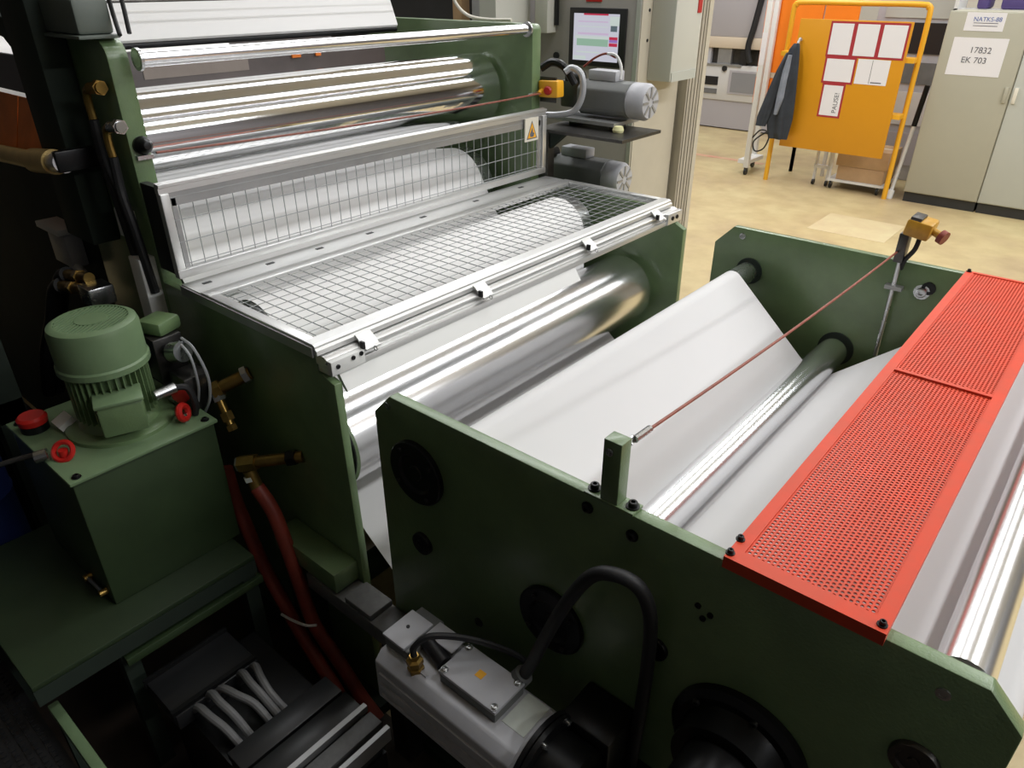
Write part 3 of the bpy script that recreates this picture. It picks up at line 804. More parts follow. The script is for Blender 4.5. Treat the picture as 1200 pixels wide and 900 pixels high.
# skid under the unit
sk = thing('machine_skid', 'dark green steel skid shelf carrying the hydraulic tank', 'frame', (-2.2, .5, 0))
MB().box((-2.62, .16, .645), (-1.90, .865, .665)).build('shelf_plate', M['green_shelf'], sk, bevel=.003)
MB().box((-1.915, .16, .585), (-1.90, .865, .645)).build('shelf_edge', M['green_dark'], sk)
MB().box((-1.93, .40, .53), (-1.90, .88, .56)).build('lower_rail', M['green_deep'], sk, bevel=.003)
for x, y in ((-2.58, .2), (-1.94, .84), (-2.58, .84), (-1.96, .42)):
    MB().box((x - .025, y - .025, 0), (x + .025, y + .025, .645)).build('leg', M['green_dark'], sk)
bm_ = thing('green_beam', 'green box beam joining the machine plate beside the red hoses', 'beam', (-1.75, .95, 0))
MB().box((-1.92, .96, .62), (-1.575, N - .001, .70)).build('beam_body', M['green'], bm_, bevel=.004)
MB().box((-1.88, .965, 0), (-1.80, N - .003, .62)).build('beam_leg', M['green_dark'], bm_)

# brass pipe fittings going into the near plate
def pipe(label, pts, r, joints, mat='brass', group=None):
    t = thing('pipe_fitting', label, 'pipe fitting', pts[0], group)
    for a, b in zip(pts, pts[1:]):
        MB().cyl(a, b, r, n=16).build('pipe', M[mat], t)
    for p, d, rr, L, m2 in joints:
        d = Vector(d).normalized(); p = Vector(p)
        MB().lathe([(0, 0), (rr, 0), (rr, L), (0, L)], p - d * L / 2, d, 6).build('hex_nut', M[m2], t, smooth=False)
    return t


pipe('brass elbow fitting entering the plate beside the green motor', [(-2.10, .955, 1.205), (-2.04, N, 1.25)], .022,
     [((-2.095, .96, 1.208), (.06, .10, .045), .030, .03, 'brass'), ((-2.05, N - .012, 1.244), (.06, .1, .045), .03, .02, 'steel')])
pipe('brass elbow fitting hanging below the first one, beside the tank', [(-2.095, .955, 1.20), (-2.035, .95, 1.10)], .014,
     [((-2.085, .955, 1.185), (.06, 0, -.1), .022, .025, 'steel'), ((-2.05, .952, 1.125), (.06, 0, -.1), .022, .03, 'brass'), ((-2.03, .95, 1.09), (.06, 0, -.1), .018, .02, 'brass')])
pipe('brass tee fitting feeding the red hoses', [(-1.965, .93, .985), (-1.80, N, 1.02)], .020,
     [((-1.95, .94, .988), (.165, .127, .035), .030, .06, 'brass'), ((-1.975, .925, .982), (.165, .127, .035), .026, .02, 'steel'), ((-1.83, N - .025, 1.014), (.165, .127, .035), .027, .03, 'blackmetal')])

rh = thing('red_hose', 'thick red brown hydraulic hose beside the tank, the longer of two', 'hose', (-2.0, .95, .6), 'red hydraulic hoses')
MB().tube([(-2.105, .93, .90), (-2.085, .93, .77), (-2.05, .93, .67), (-1.985, .93, .52), (-1.875, .93, .375), (-1.78, .93, .26), (-1.60, .92, .13), (-1.5, .90, .03)], .025, 14).build('hose_body', M['red_hose'], rh)
rh = thing('red_hose', 'thick red brown hydraulic hose hanging from the brass tee fitting', 'hose', (-1.9, .95, .6), 'red hydraulic hoses')
MB().tube([(-1.925, .94, .90), (-1.87, .95, .82), (-1.82, .95, .68), (-1.78, .95, .52), (-1.735, .95, .37), (-1.66, .975, .22), (-1.57, .985, .10), (-1.48, .99, .03)], .025, 14).build('hose_body', M['red_hose'], rh)
MB().cyl((-1.945, .935, .965), (-1.925, .94, .90), .022, n=14).build('hose_ferrule', M['brass'], rh)
MB().lathe([(0, 0), (.020, 0), (.020, .016), (0, .016)], (-1.940, .928, .945), (.3, .05, -1), 6).build('hose_nut', M['plate_silver'], rh)
MB().tube([(-1.865, .900, .375), (-1.80, .905, .385), (-1.735, .918, .395), (-1.705, .94, .40)], .005, 6).build('cable_tie', M['white_paint'], rh)

# ================================================================ servo motor on the near plate
sv = thing('servo_motor', 'grey servo motor with terminal box lying before the near plate', 'motor', (-.9, .86, .66))
body = MB().prism([], 0, 0) if False else MB()
sec = [(.760, .700), (.785, .668), (.925, .668), (.950, .700), (.950, .835), (.925, .862), (.785, .862), (.760, .835)]
vs = [(-1.120, y, z) for y, z in sec] + [(-.655, y, z) for y, z in sec]
body.add(vs, [tuple(range(8)), tuple(range(15, 7, -1))] + [(i, (i + 1) % 8, (i + 1) % 8 + 8, i + 8) for i in range(8)])
body = body.build('motor_body', M['motor_grey'], sv, bevel=.006)
for z in (.715, .755, .795):
    MB().box((-1.10, .755, z), (-.68, .760, z + .012)).build('cooling_rib', M['motor_grey'], body)
for y in (.80, .90):
    MB().box((-1.09, y - .004, .862), (-.96, y + .004, .867)).build('cooling_rib', M['motor_grey'], body)
tb = MB().box((-.927, .812, .862), (-.742, .920, .892)).build('terminal_box', M['motor_dark'], sv, bevel=.004)
MB().box((-.929, .810, .892), (-.740, .922, .903)).build('box_lid', M['motor_grey'], tb, bevel=.003)
for x in (-.917, -.752):
    for y in (.822, .910):
        bolt(tb, (x, y, .903), (0, 0, 1), r=.0075, h=.006, mat='steel')
MB().box((-.850, .858, .9032), (-.828, .880, .9038)).build('lid_sticker', M['warn'], tb)
en = MB().box((-1.118, .800, .862), (-1.030, .935, .895)).build('encoder_box', M['motor_dark'], sv, bevel=.004)
MB().box((-1.122, .797, .895), (-1.040, .905, .905)).build('encoder_lid', M['motor_grey'], en, bevel=.003)
MB().box((-1.036, .870, .895), (-.940, .925, .902)).build('encoder_lid', M['motor_grey'], en, bevel=.003)
bolt(en, (-1.085, .855, .905), (0, 0, 1), r=.005, h=.003, mat='blackmetal', washer=False)
MB().cyl((-1.03, .870, .885), (-.945, .850, .875), .022, n=20).build('cable_plug', M['black'], sv)
MB().lathe([(0, 0), (.022, 0), (.022, .012), (.017, .014), (.017, .024), (.022, .026), (.022, .040), (.013, .044), (.013, .056), (0, .056)], (-1.00, .800, .858), (.0, -.05, 1), 6).build('cable_gland', M['brass'], sv, smooth=False)
MB().tube([(-1.00, .797, .91), (-1.00, .80, .94), (-.975, .83, .97), (-.92, .88, .965), (-.86, .93, .94), (-.80, .97, .905), (-.78, .99, .86)], .0085, 8).build('signal_cable', M['rubber'], sv)
MB().box((-.735, .828, .862), (-.668, .928, .8635)).build('name_plate', M['plate_silver'], sv)
fl = MB().lathe([(0, 0), (.118, 0), (.118, .014), (0, .014)], (-.655, .855, .765), (1, 0, 0), 40).build('mount_flange', M['motor_grey'], sv)
MB().lathe([(0, 0), (.135, 0), (.135, .012), (.120, .012), (.120, .016), (.135, .016), (.135, .028), (0, .028)], (-.641, .855, .765), (1, 0, 0), 40).build('gearbox_flange', M['blackmetal'], sv)
MB().lathe([(0, 0), (.105, 0), (.105, .09), (.09, .10), (.07, .10), (.07, .16), (0, .16)], (-.613, .855, .765), (1, 0, 0), 40).build('gearbox', M['blackmetal'], sv)
for k in range(8):
    a = math.pi / 4 * k + .2
    bolt(fl, (-.613, .855 + .122 * math.cos(a), .765 + .122 * math.sin(a)), (1, 0, 0), r=.008, h=.010, mat='steel', washer=False)
MB().box((-.50, .80, .64), (-.44, N - .001, .70)).build('mount_bracket', M['blackmetal'], sv)
MB().box((-.64, .93, .66), (-.50, N - .001, .87)).build('bearing_block', M['blackmetal'], sv, bevel=.01)
pc = thing('power_cable', 'thick black motor cable arching from the grey motor to the near plate', 'cable', (-.7, .95, .88))
MB().tube([(-.765, .935, .885), (-.742, .945, .945), (-.705, .95, 1.06), (-.655, .955, 1.20), (-.600, .96, 1.31), (-.548, .965, 1.345), (-.500, .985, 1.325), (-.480, 1.01, 1.24), (-.478, 1.025, 1.10), (-.482, 1.03, .92), (-.49, 1.03, .70)], .0155, 14).build('cable_body', M['rubber'], pc)
MB().cyl((-.775, .925, .872), (-.757, .938, .905), .025, n=18).build('cable_gland', M['motor_dark'], pc)

# grey steel foot beam and black cable tray in front of the stand
gb = thing('grey_beam', 'dusty grey steel foot beam between the red hoses and the motor', 'beam', (-1.5, 1.0, 0))
MB().box((-1.74, .955, .55), (-1.13, N - .004, .615)).build('beam_body', M['tray_grey'], gb, bevel=.004)
MB().box((-1.53, .957, .615), (-1.40, N - .006, .64)).build('beam_pad', M['tray_grey'], gb, bevel=.006)
MB().box((-1.36, .960, 0), (-1.28, N - .006, .55)).build('beam_leg', M['steel_dark'], gb)
ct = thing('cable_tray', 'black stepped cable tray with grey cables at the machine foot', 'cable tray', (-1.55, .58, 0))
MB().box((-1.46, .46, 0), (-1.18, .80, .44)).build('tray_box', M['tray'], ct, bevel=.006)
o = MB().box((-1.455, .455, .44), (-1.37, .80, .47)).build('cover_panel', M['tray'], ct, bevel=.004)
o = MB().box((-1.355, .455, .44), (-1.275, .80, .48)).build('cover_panel', M['tray'], ct, bevel=.004)
o = MB().box((-1.235, .455, .44), (-1.180, .80, .49)).build('cover_panel', M['tray_grey'], ct, bevel=.003); o['label'] = 'worn grey tread strip'
MB().box((-1.262, .455, .48), (-1.245, .80, .505)).build('cover_lip', M['alu_dark'], ct)
MB().box((-1.160, .46, .44), (-1.145, .80, .495)).build('cover_lip', M['alu_dark'], ct)
MB().box((-1.87, .42, .40), (-1.68, .70, .46)).build('tray_lid', M['tray'], ct, bevel=.005)
MB().box((-1.875, .415, .44), (-1.865, .70, .475)).build('tray_lip', M['blackmetal'], ct)
MB().box((-1.70, .415, .44), (-1.685, .70, .475)).build('tray_lip', M['blackmetal'], ct)
MB().box((-1.85, .46, 0), (-1.15, .78, .40)).build('tray_support', M['blackmetal'], ct)
for k, (ya, yb, zz) in enumerate(((.475, .50, .455), (.52, .535, .475), (.555, .60, .465), (.625, .63, .47), (.67, .655, .46))):
    MB().tube([(-1.70, ya, .42), (-1.665, ya + .01, zz), (-1.60, (ya + yb) / 2, zz + .012), (-1.54, yb, zz - .005), (-1.47, yb + .01, .41)], .0125, 10).build('cable', M['cable_grey'], ct)
# left foreground: green guide rail and dark drum
gr = thing('guide_rail', 'green painted guide rail in the dark lower left corner', 'rail', (-1.80, .19, 0))
MB().box((-1.98, .182, .47), (-1.50, .212, .50)).build('rail_body', M['green_light'], gr, bevel=.004)
MB().box((-1.96, .186, 0), (-1.92, .208, .47)).build('rail_leg', M['green_dark'], gr)
MB().box((-1.56, .186, 0), (-1.52, .208, .47)).build('rail_leg', M['green_dark'], gr)
mt = thing('tread_mat', 'dark ribbed rubber tread mat in the lower left corner', 'mat', (-1.9, -.1, 0))
MB().box((-2.35, -.45, .40), (-1.45, .165, .425)).build('mat_sheet', M['tray'], mt)
mb_ = MB()
for i in range(40):
    for j in range(24):
        mb_.box((-2.33 + i * .022, -.43 + j * .0245, .425), (-2.318 + i * .022, -.418 + j * .0245, .431))
o = mb_.build('mat_studs', M['tray'], mt, smooth=False); o['kind'] = 'stuff'
MB().box((-2.30, -.40, 0), (-1.50, .14, .40)).build('step_box', M['steel_dark'], mt)
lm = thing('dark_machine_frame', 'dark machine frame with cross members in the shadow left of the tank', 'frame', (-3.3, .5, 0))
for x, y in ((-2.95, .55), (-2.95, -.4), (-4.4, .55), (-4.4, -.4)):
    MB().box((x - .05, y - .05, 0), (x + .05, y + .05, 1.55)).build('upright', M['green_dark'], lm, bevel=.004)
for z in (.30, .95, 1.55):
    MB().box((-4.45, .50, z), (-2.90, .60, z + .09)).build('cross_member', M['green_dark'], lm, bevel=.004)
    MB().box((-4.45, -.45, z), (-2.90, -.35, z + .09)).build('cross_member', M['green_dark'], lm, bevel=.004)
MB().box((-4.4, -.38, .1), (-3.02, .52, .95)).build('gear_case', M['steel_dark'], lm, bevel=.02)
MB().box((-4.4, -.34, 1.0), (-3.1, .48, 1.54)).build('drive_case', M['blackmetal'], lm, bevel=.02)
dr = thing('blue_drum', 'dark blue drum at the left edge beside the tank', 'drum', (-2.62, .28, 0))
MB().lathe([(0, 0), (.13, 0), (.135, .02), (.135, .40), (.139, .41), (.135, .42), (.135, .80), (.139, .81), (.135, .82), (.135, 1.05), (.12, 1.07), (0, 1.07)], (-2.78, .31, 0), (0, 0, 1), 36).build('drum_body', M['blue_dark'], dr)

# ================================================================ fittings on the dark outer side of the tower
tf = thing('tower_column', 'dark column with grey gearbox block on top of the near tower plate', 'gearbox', (-2.72, 1.0, 2.235))
MB().box((-3.03, N - .10, 1.55), (-2.80, N - .001, 3.2)).build('column_body', M['green_dark'], tf, bevel=.006)
MB().box((-2.82, N - .055, 2.246), (-2.56, N + .055, 2.345)).build('gearbox_body', M['grey_green'], tf, bevel=.012)
MB().box((-2.84, N - .065, 2.2355), (-2.54, N + .06, 2.246)).build('gearbox_base', M['grey_green'], tf, bevel=.003)
MB().cyl((-2.69, N + .0, 2.346), (-2.69, N + .0, 2.75), .045, n=32).build('motor_body', M['motor_dark'], tf)
MB().cyl((-2.69, N + .0, 2.346), (-2.69, N + .0, 2.362), .052, n=32).build('motor_flange', M['grey_green'], tf)
for x, y in ((-2.79, N - .02), (-2.59, N + .0)):
    bolt(tf, (x, y, 2.345), (0, 0, 1), r=.012, h=.014, mat='steel')
MB().tube([(-2.585, N + .10, 2.52), (-2.50, N + .07, 2.35), (-2.455, N + .05, 2.252)], .007, 8).build('cable', M['rubber'], tf)
MB().tube([(-2.575, N + .06, 2.48), (-2.56, N + .06, 2.32), (-2.50, N + .04, 2.246)], .007, 8).build('cable', M['rubber'], tf)


def elbow_hose(label, p, drop, col='brass'):
    x, z = p; yy = N - .042
    t = thing('hose_elbow', label, 'hose', (x, yy, z - drop))
    MB().cyl((x + .09, yy + .012, z + .022), (x + .035, yy, z + .018), .018, n=14).build('fitting', M[col], t)
    MB().lathe([(0, 0), (.024, 0), (.024, .02), (0, .02)], (x + .085, yy + .012, z + .022), (-1, 0, 0), 6).build('hex_nut', M[col], t, smooth=False)
    MB().tube([(x + .04, yy, z + .018), (x + .005, yy, z + .008), (x - .008, yy, z - .03), (x - .004, yy, z - .08)], .013, 10).build('elbow', M['brass'], t)
    MB().tube([(x - .004, yy, z - .08), (x - .01, yy, z - .2), (x + .02, yy, z - drop * .6), (x + .03, yy + .01, z - drop)], .016, 10).build('hose_body', M['rubber'], t)
    return t


elbow_hose('black hose with brass elbow, the upper one on the tower plate', (-2.65, 2.075), .62)
elbow_hose('black hose with steel elbow, the lower one on the tower plate', (-2.575, 1.965), .55, 'steel')
t = thing('brass_cylinder', 'long brass cylinder pointing at the tower from the left edge', 'cylinder', (-3.2, 1.0, 1.75))
MB().cyl((-3.888, N - .14, 1.776), (-3.006, N - .14, 1.831), .032, n=24).build('tube', M['brass_bright'], t)
MB().cyl((-3.006, N - .14, 1.831), (-2.816, N - .14, 1.852), .042, n=24).build('end_sleeve', M['brass_bright'], t)
MB().cyl((-2.816, N - .14, 1.852), (-2.735, N - .14, 1.861), .034, n=20).build('rod_end', M['steel'], t)
MB().box((-2.752, N - .165, 1.83), (-2.725, N - .001, 1.90)).build('clevis', M['blackmetal'], t, bevel=.006)
t = thing('orange_cover', 'dirty orange sheet cover at the left edge beside the tower', 'cover', (-3.35, 1.0, 1.85))
MB().box((-3.75, N - .062, 1.79), (-3.34, N - .050, 2.01), rot=rotx(-18)).build('panel_sheet', M['orange_dirty'], t)
MB().box((-3.33, N - .062, 1.79), (-3.035, N - .050, 2.01), rot=rotx(-18)).build('panel_sheet', M['orange_dirty'], t)
MB().box((-3.80, N - .019, 2.02), (-3.035, N - .002, 2.15)).build('header_bar', M['blackmetal'], t)
t = thing('steel_bracket', 'grey metal bracket box low on the tower, left of the motor', 'bracket', (-3.2, 1.0, 1.3))
MB().box((-3.36, N - .07, 1.36), (-3.19, N - .003, 1.50)).build('bracket_box', M['motor_grey'], t, bevel=.006)
MB().box((-3.40, N - .09, 1.50), (-3.18, N - .003, 1.525)).build('bracket_cap', M['white_paint'], t, bevel=.003)
MB().cyl((-3.22, N - .05, 1.37), (-3.08, N - .05, 1.29), .022, n=16).build('rod', M['hose_grey'], t)
t = thing('sensor_bracket', 'small bright metal sensor bracket on the tower plate', 'bracket', (-2.66, 1.0, 1.6))
MB().box((-2.72, N - .03, 1.63), (-2.62, N - .001, 1.69)).build('sensor_body', M['white_paint'], t, bevel=.003)
MB().box((-2.735, N - .024, 1.585), (-2.70, N - .001, 1.68)).build('bracket_strip', M['white_paint'], t)
t = thing('steel_strip', 'upright dull steel strip low on the tower plate', 'plate', (-2.52, 1.0, 1.3))
MB().box((-2.63, N - .06, 1.10), (-2.55, N - .001, 1.54)).build('strip', M['white_paint'], t, bevel=.004)
t = thing('hose_coupling', 'pair of brass hose couplings on a thick black hose behind the motor', 'coupling', (-3.1, .96, 1.25))
for dz, dy in ((0, 0), (.035, .03)):
    MB().cyl((-2.99, .87 + dy, 1.375 + dz), (-2.80, .88 + dy, 1.405 + dz), .020, n=16).build('coupling_body', M['brass'], t)
    MB().lathe([(0, 0), (.026, 0), (.026, .03), (0, .03)], (-2.90, .875 + dy, 1.389 + dz), (1, 0, .18), 6).build('hex_nut', M['brass'], t, smooth=False)
    MB().tube([(-2.98, .87 + dy, 1.377 + dz), (-3.04, .86 + dy, 1.34 + dz), (-3.12, .84 + dy, 1.20 + dz), (-3.26, .82 + dy, 1.02 + dz), (-3.36, .80 + dy, .8)], .032, 12).build('hose_body', M['rubber'], t)
MB().box((-2.80, .86, 1.36), (-2.70, .95, 1.43)).build('manifold', M['steel'], t, bevel=.006)
for k, (x, z, c2) in enumerate(((-3.0, 1.12, 'upper'), (-2.95, .99, 'middle'), (-2.9, .86, 'lower'))):
    t = thing('black_hose', 'thick black rubber hose left of the tank, %s of three' % c2, 'hose', (x, .93, z - .2), 'black hoses left of the tank')
    MB().tube([(x + .5, 1.0, z + .06), (x + .25, 1.0, z + .05), (x, .99, z), (x - .3, .985, z - .12), (x - .6, .98, z - .3)], .034, 12).build('hose_body', M['rubber'], t)
t = thing('lever_arm', 'green curved lever arm at the top left corner', 'lever', (-3.1, 1.0, 2.1))
MB().prism([(-3.36, 2.30), (-3.20, 2.30), (-3.09, 2.25), (-3.03, 2.17), (-3.03, 2.10), (-3.10, 2.15), (-3.2, 2.215), (-3.36, 2.235)], N - .06, N - .02).build('arm_body', M['green_dark'], t, bevel=.004)

# ================================================================ far side: motors, shelf, operator panel, pillar
def far_motor(label, x0, x1, y, z, r, grp):
    t = thing('drive_motor', label, 'motor', ((x0 + x1) / 2, y, z - r), grp)
    sec = [(-r, -r * .55), (-r * .55, -r), (r * .55, -r), (r, -r * .55), (r, r * .55), (r * .55, r), (-r * .55, r), (-r, r * .55)]
    vs = [(x0 + .12, y + a, z + b) for a, b in sec] + [(x1 - .10, y + a, z + b) for a, b in sec]
    MB().add(vs, [tuple(range(8)), tuple(range(15, 7, -1))] + [(i, (i + 1) % 8, (i + 1) % 8 + 8, i + 8) for i in range(8)]).build('motor_body', M['motor_dark'], t, bevel=.008)
    fcv = MB().lathe([(0, 0), (r * 1.02, 0), (r * 1.05, .01), (r * 1.05, .08), (r * .9, .10), (0, .10)], (x1 - .10, y, z), (1, 0, 0), 32).build('fan_cover', M['motor_grey'], t)
    for k in range(8):
        a = math.pi / 4 * k
        MB().box((x1 - .001, y - .006, z + r * .25), (x1 + .004, y + .006, z + r * .85), rot=rotx(45 * k), pivot=(x1, y, z)).build('grille_bar', M['alu_dark'], fcv)
    MB().box((x0 + .16, y - r * .5, z + r), (x0 + .33, y + r * .5, z + r + .05)).build('terminal_box', M['motor_grey'], t, bevel=.006)
    MB().box((x0, y - r * .8, z - r * .7), (x0 + .12, y + r * .8, z + r * .9)).build('gearbox', M['steel_dark'], t, bevel=.012)
    MB().cyl((x0 + .03, y - r * .4, z + r * 1.0), (x0 + .12, y - r * .4, z + r * 1.05), .035, n=16).build('plug', M['black'], t)
    return t


far_motor('grey drive motor just below the operator screen', -2.50, -1.98, 3.42, 1.845, .085, 'drive motors behind the guard')
far_motor('dusty drive motor under the dark shelf behind the mesh guard', -2.66, -2.10, 3.42, 1.44, .085, 'drive motors behind the guard')
sh = thing('motor_shelf', 'dark steel shelf plate between the two drive motors', 'shelf', (-2.3, 3.4, 1.62))
MB().box((-2.50, F + .07, 1.690), (-1.95, 3.50, 1.705)).build('shelf_plate', M['steel_dark'], sh)
MB().box((-2.48, 3.28, 1.73), (-2.10, 3.52, 1.748)).build('motor_plate', M['alu_dark'], sh)
for x in (-2.42, -2.16):
    MB().box((x - .02, 3.36, 1.705), (x + .02, 3.46, 1.73)).build('spacer', M['steel_dark'], sh)
MB().prism([(-2.46, 1.69), (-2.30, 1.69), (-2.46, 1.56)], F + .08, F + .11).build('gusset', M['green_dark'], sh)
for yy in (F + .12,):
    MB().box((-2.46, F + .066, 1.35), (-2.40, F + .12, 1.69)).build('shelf_arm', M['steel_dark'], sh)
MB().box((-2.66, F + .068, 1.32), (-2.10, 3.50, 1.346)).build('lower_plate', M['steel_dark'], sh)
t = MB().lathe([(0, 0), (.026, 0), (.03, .012), (.024, .03), (0, .034)], (-2.085, 3.30, 1.705), (0, 0, 1), 20).build('sponge', M['eraser']); tag(t, 'small pale yellow round sponge on the dark shelf', 'sponge')
t = thing('flexible_conduit', 'grey flexible conduit looping below the yellow stop switch', 'conduit', (-2.35, 3.2, 1.7))
MB().tube([(-2.36, F + .14, 1.98), (-2.33, F + .16, 2.00), (-2.27, F + .16, 1.97), (-2.26, F + .16, 1.88), (-2.30, F + .15, 1.80), (-2.38, F + .13, 1.775), (-2.46, F + .10, 1.77)], .016, 10).build('conduit_body', M['hose_grey'], t)
MB().tube([(-2.50, F + .12, 1.99), (-2.45, F + .15, 2.02), (-2.38, F + .16, 2.00), (-2.34, F + .2, 1.92)], .020, 10).build('conduit_body', M['blackmetal'], t)
t = thing('motor_lead', 'thin red and white leads arching in front of the screen', 'cable', (-2.2, 3.4, 1.95))
MB().tube([(-2.40, 3.42, 1.985), (-2.34, 3.43, 2.03), (-2.27, 3.43, 2.055), (-2.21, 3.43, 2.04)], .006, 7).build('red_lead', M['red_hose'], t)
MB().tube([(-2.26, 3.43, 2.055), (-2.21, 3.43, 2.05), (-2.175, 3.43, 2.0), (-2.17, 3.42, 1.94)], .008, 7).build('white_lead', M['white_paint'], t)

YP = 4.3
op = thing('operator_panel', 'warm grey operator cabinet with a lit touch screen', 'control panel', (-2.9, YP + .15, 0))
MB().box((-3.42, YP, 0), (-2.623, YP + .55, 2.62)).build('cabinet_body', M['panel_grey'], op, bevel=.006)
sc_ = MB().box((-3.135, YP - .018, 1.888), (-2.700, YP, 2.228)).build('screen_bezel', M['black'], op, bevel=.005)
sx0, sx1, sz0, sz1 = -3.098, -2.748, 1.920, 2.196
def sq(a, b, c, d, m, e=.0006, nm='screen_field'):
    X = lambda u: sx0 + (sx1 - sx0) * u
    Z = lambda v: sz0 + (sz1 - sz0) * v
    yy = YP - .0185 - e
    MB().add([(X(a), yy, Z(c)), (X(b), yy, Z(c)), (X(b), yy, Z(d)), (X(a), yy, Z(d))], [(0, 1, 2, 3)]).build(nm, M[m], sc_, smooth=False)
sq(0, 1, 0, 1, 'scr_base', 0, 'screen_glass')
sq(.22, .76, .965, 1, 'scr_red'); sq(.80, 1, .76, .95, 'scr_pale'); sq(.82, .96, .64, .76, 'scr_dark'); sq(.80, .98, .47, .53, 'scr_red')
sq(.80, .98, .41, .47, 'scr_violet'); sq(.80, .98, .33, .40, 'scr_red'); sq(.08, .78, .32, .47, 'scr_green'); sq(.04, .78, .47, .53, 'scr_pale')
sq(.10, .78, .56, .60, 'scr_lilac'); sq(.10, .76, .82, .845, 'scr_lilac'); sq(.02, .30, .02, .10, 'scr_pale'); sq(.08, .6, .17, .20, 'scr_pale'); sq(.1, .76, .72, .735, 'scr_pale')
MB().cyl((-3.245, YP, 1.935), (-3.245, YP - .012, 1.935), .022, n=20).build('selector', M['black'], op)
MB().box((-3.36, YP - .10, 2.075), (-3.255, YP, 2.9)).build('cable_duct', M['box_grey'], op, bevel=.004)
MB().box((-3.25, YP - .03, 2.12), (-3.235, YP, 2.9)).build('duct_strip', M['black'], op)
MB().box((-3.02, YP - .004, 2.262), (-2.90, YP, 2.275)).build('label_strip', M['scr_red'] if False else M['red_plastic'], op)

sp = MB().box((-2.622, YP + .01, 0), (-2.605, YP + .55, 2.60)).build('side_panel', M['pillar'], op, bevel=.003)  # side coloured lighter than the cabinet front to imitate side light
MB().box((-2.640, YP - .006, 0), (-2.610, YP + .006, 2.60)).build('corner_strip', M['alu'], sp)
for y, z in ((YP + .09, 2.22), (YP + .09, 2.05)):
    bolt(sp, (-2.605, y, z), (1, 0, 0), r=.010, h=.004, washer=False)
pr = thing('profile_post', 'grooved beige steel post standing behind the operator cabinet', 'post', (-2.6, 4.9, 0))
pts = [(-2.68, 4.88)]
for i in range(4):
    a = 4.88 + i * .045
    pts += [(-2.55, a), (-2.55, a + .016), (-2.568, a + .016), (-2.568, a + .030), (-2.55, a + .030)]
pts += [(-2.55, 5.07), (-2.68, 5.07)]
MB().prism_z(pts[::-1], 0, 3.0).build('profile_body', M['post_beige'], pr, smooth=False)
MB().box((-2.60, 5.075, 0), (-2.545, 5.13, 3.0)).build('side_profile', M['pillar'], pr)
jb = thing('junction_box', 'light grey junction box mounted high on the cabinet side by the post', 'junction box', (-2.5, 4.6, 1.82))
MB().box((-2.604, 4.42, 1.815), (-2.435, 4.76, 3.0)).build('box_body', M['box_grey'], jb, bevel=.006)
MB().box((-2.435, 4.43, 1.815), (-2.430, 4.75, 1.87)).build('box_skirt', M['cab_white'], jb)
MB().box((-2.435, 4.69, 2.20), (-2.430, 4.74, 2.28)).build('red_label', M['red_plastic'], jb)

# dark equipment in the gap beyond the top bar
de = thing('dark_enclosure', 'dark equipment rack with tan post glimpsed beyond the round bar', 'rack', (-4.2, 4.2, 0))
MB().box((-5.3, 4.0, 0), (-3.9, 4.8, 2.6)).build('rack_body', M['plinth'], de)
MB().box((-3.88, 3.96, 0), (-3.80, 4.04, 2.6)).build('tan_post', M['cardboard'], de)
MB().box((-3.74, 4.0, 0), (-3.60, 4.5, 2.6)).build('grey_column', M['motor_grey'], de)
MB().box((-3.58, 3.9, 2.06), (-3.44, 4.25, 2.6)).build('white_upright', M['box_grey'], de)
cc = thing('cream_cable', 'cream cable drooping behind the round bar near the far tower plate', 'cable', (-2.9, 3.03, 2.2))
MB().tube([(-3.0, 3.0, 2.45), (-2.95, 3.02, 2.30), (-2.90, 3.06, 2.23), (-2.80, 3.09, 2.21), (-2.62, 3.09, 2.212)], .008, 8).build('cable_body', M['sticker'], cc)

# ================================================================ far hall: cart, cabinets, instrument
YC = 9.83
def cabinet(label, x0, x1, mat):
    t = thing('control_cabinet', label, 'cabinet', ((x0 + x1) / 2, YC + .3, 0), 'control cabinets along the hall')
    MB().box((x0 + .01, YC + .03, 0), (x1 - .01, YC + .58, .115)).build('plinth', M['plinth'], t)
    MB().box((x0, YC + .012, .115), (x1, YC + .60, 2.075)).build('cabinet_body', M[mat], t, bevel=.006)
    MB().box((x0 + .008, YC, .125), (x1 - .008, YC + .014, 2.065)).build('cabinet_door', M[mat], t, bevel=.004)
    return t


c1 = cabinet('beige control cabinet bearing two white paper sheets', -2.085, -1.292, 'beige')
c2 = cabinet('pale grey control cabinet right of the beige one', -1.288, -.50, 'cab_white')
c3 = cabinet('pale control cabinet at the far right of the cabinet row', -.497, .30, 'cab_white')
for c, x in ((c1, -1.335), (c2, -1.245)):
    MB().box((x - .018, YC - .02, 1.20), (x + .018, YC, 1.36)).build('door_handle', M['sticker'] if c is c2 else M['beige'], c, bevel=.004)
def sheet(name, x0, x1, z0, z1, y, parent, border=None, mat='sheet'):
    o = MB().box((x0, y - .003, z0), (x1, y, z1)).build(name, M[border or mat], parent)
    if border:
        MB().box((x0 + .022, y - .005, z0 + .022), (x1 - .022, y - .003, z1 - .022)).build('paper', M[mat], o)
    return o
s1 = sheet('paper_sheet', -1.977, -1.452, 1.446, 1.823, YC, c1)
lettering('17832', .085, (-1.69, YC - .0045, 1.700), (R(90), 0, 0), M['ink'], s1)
lettering('EK 703', .085, (-1.73, YC - .0045, 1.600), (R(90), 0, 0), M['ink'], s1)
s2 = sheet('paper_sheet', -1.912, -1.540, 1.888, 2.066, YC, c1)
lettering('NATKS-88', .060, (-1.705, YC - .0045, 2.000), (R(90), 0, 0), M['ink_blue'], s2)
for z in (1.962, 1.935):
    MB().box((-1.83, YC - .0045, z), (-1.60, YC - .003, z + .006)).build('text_line', M['ink'], s2)
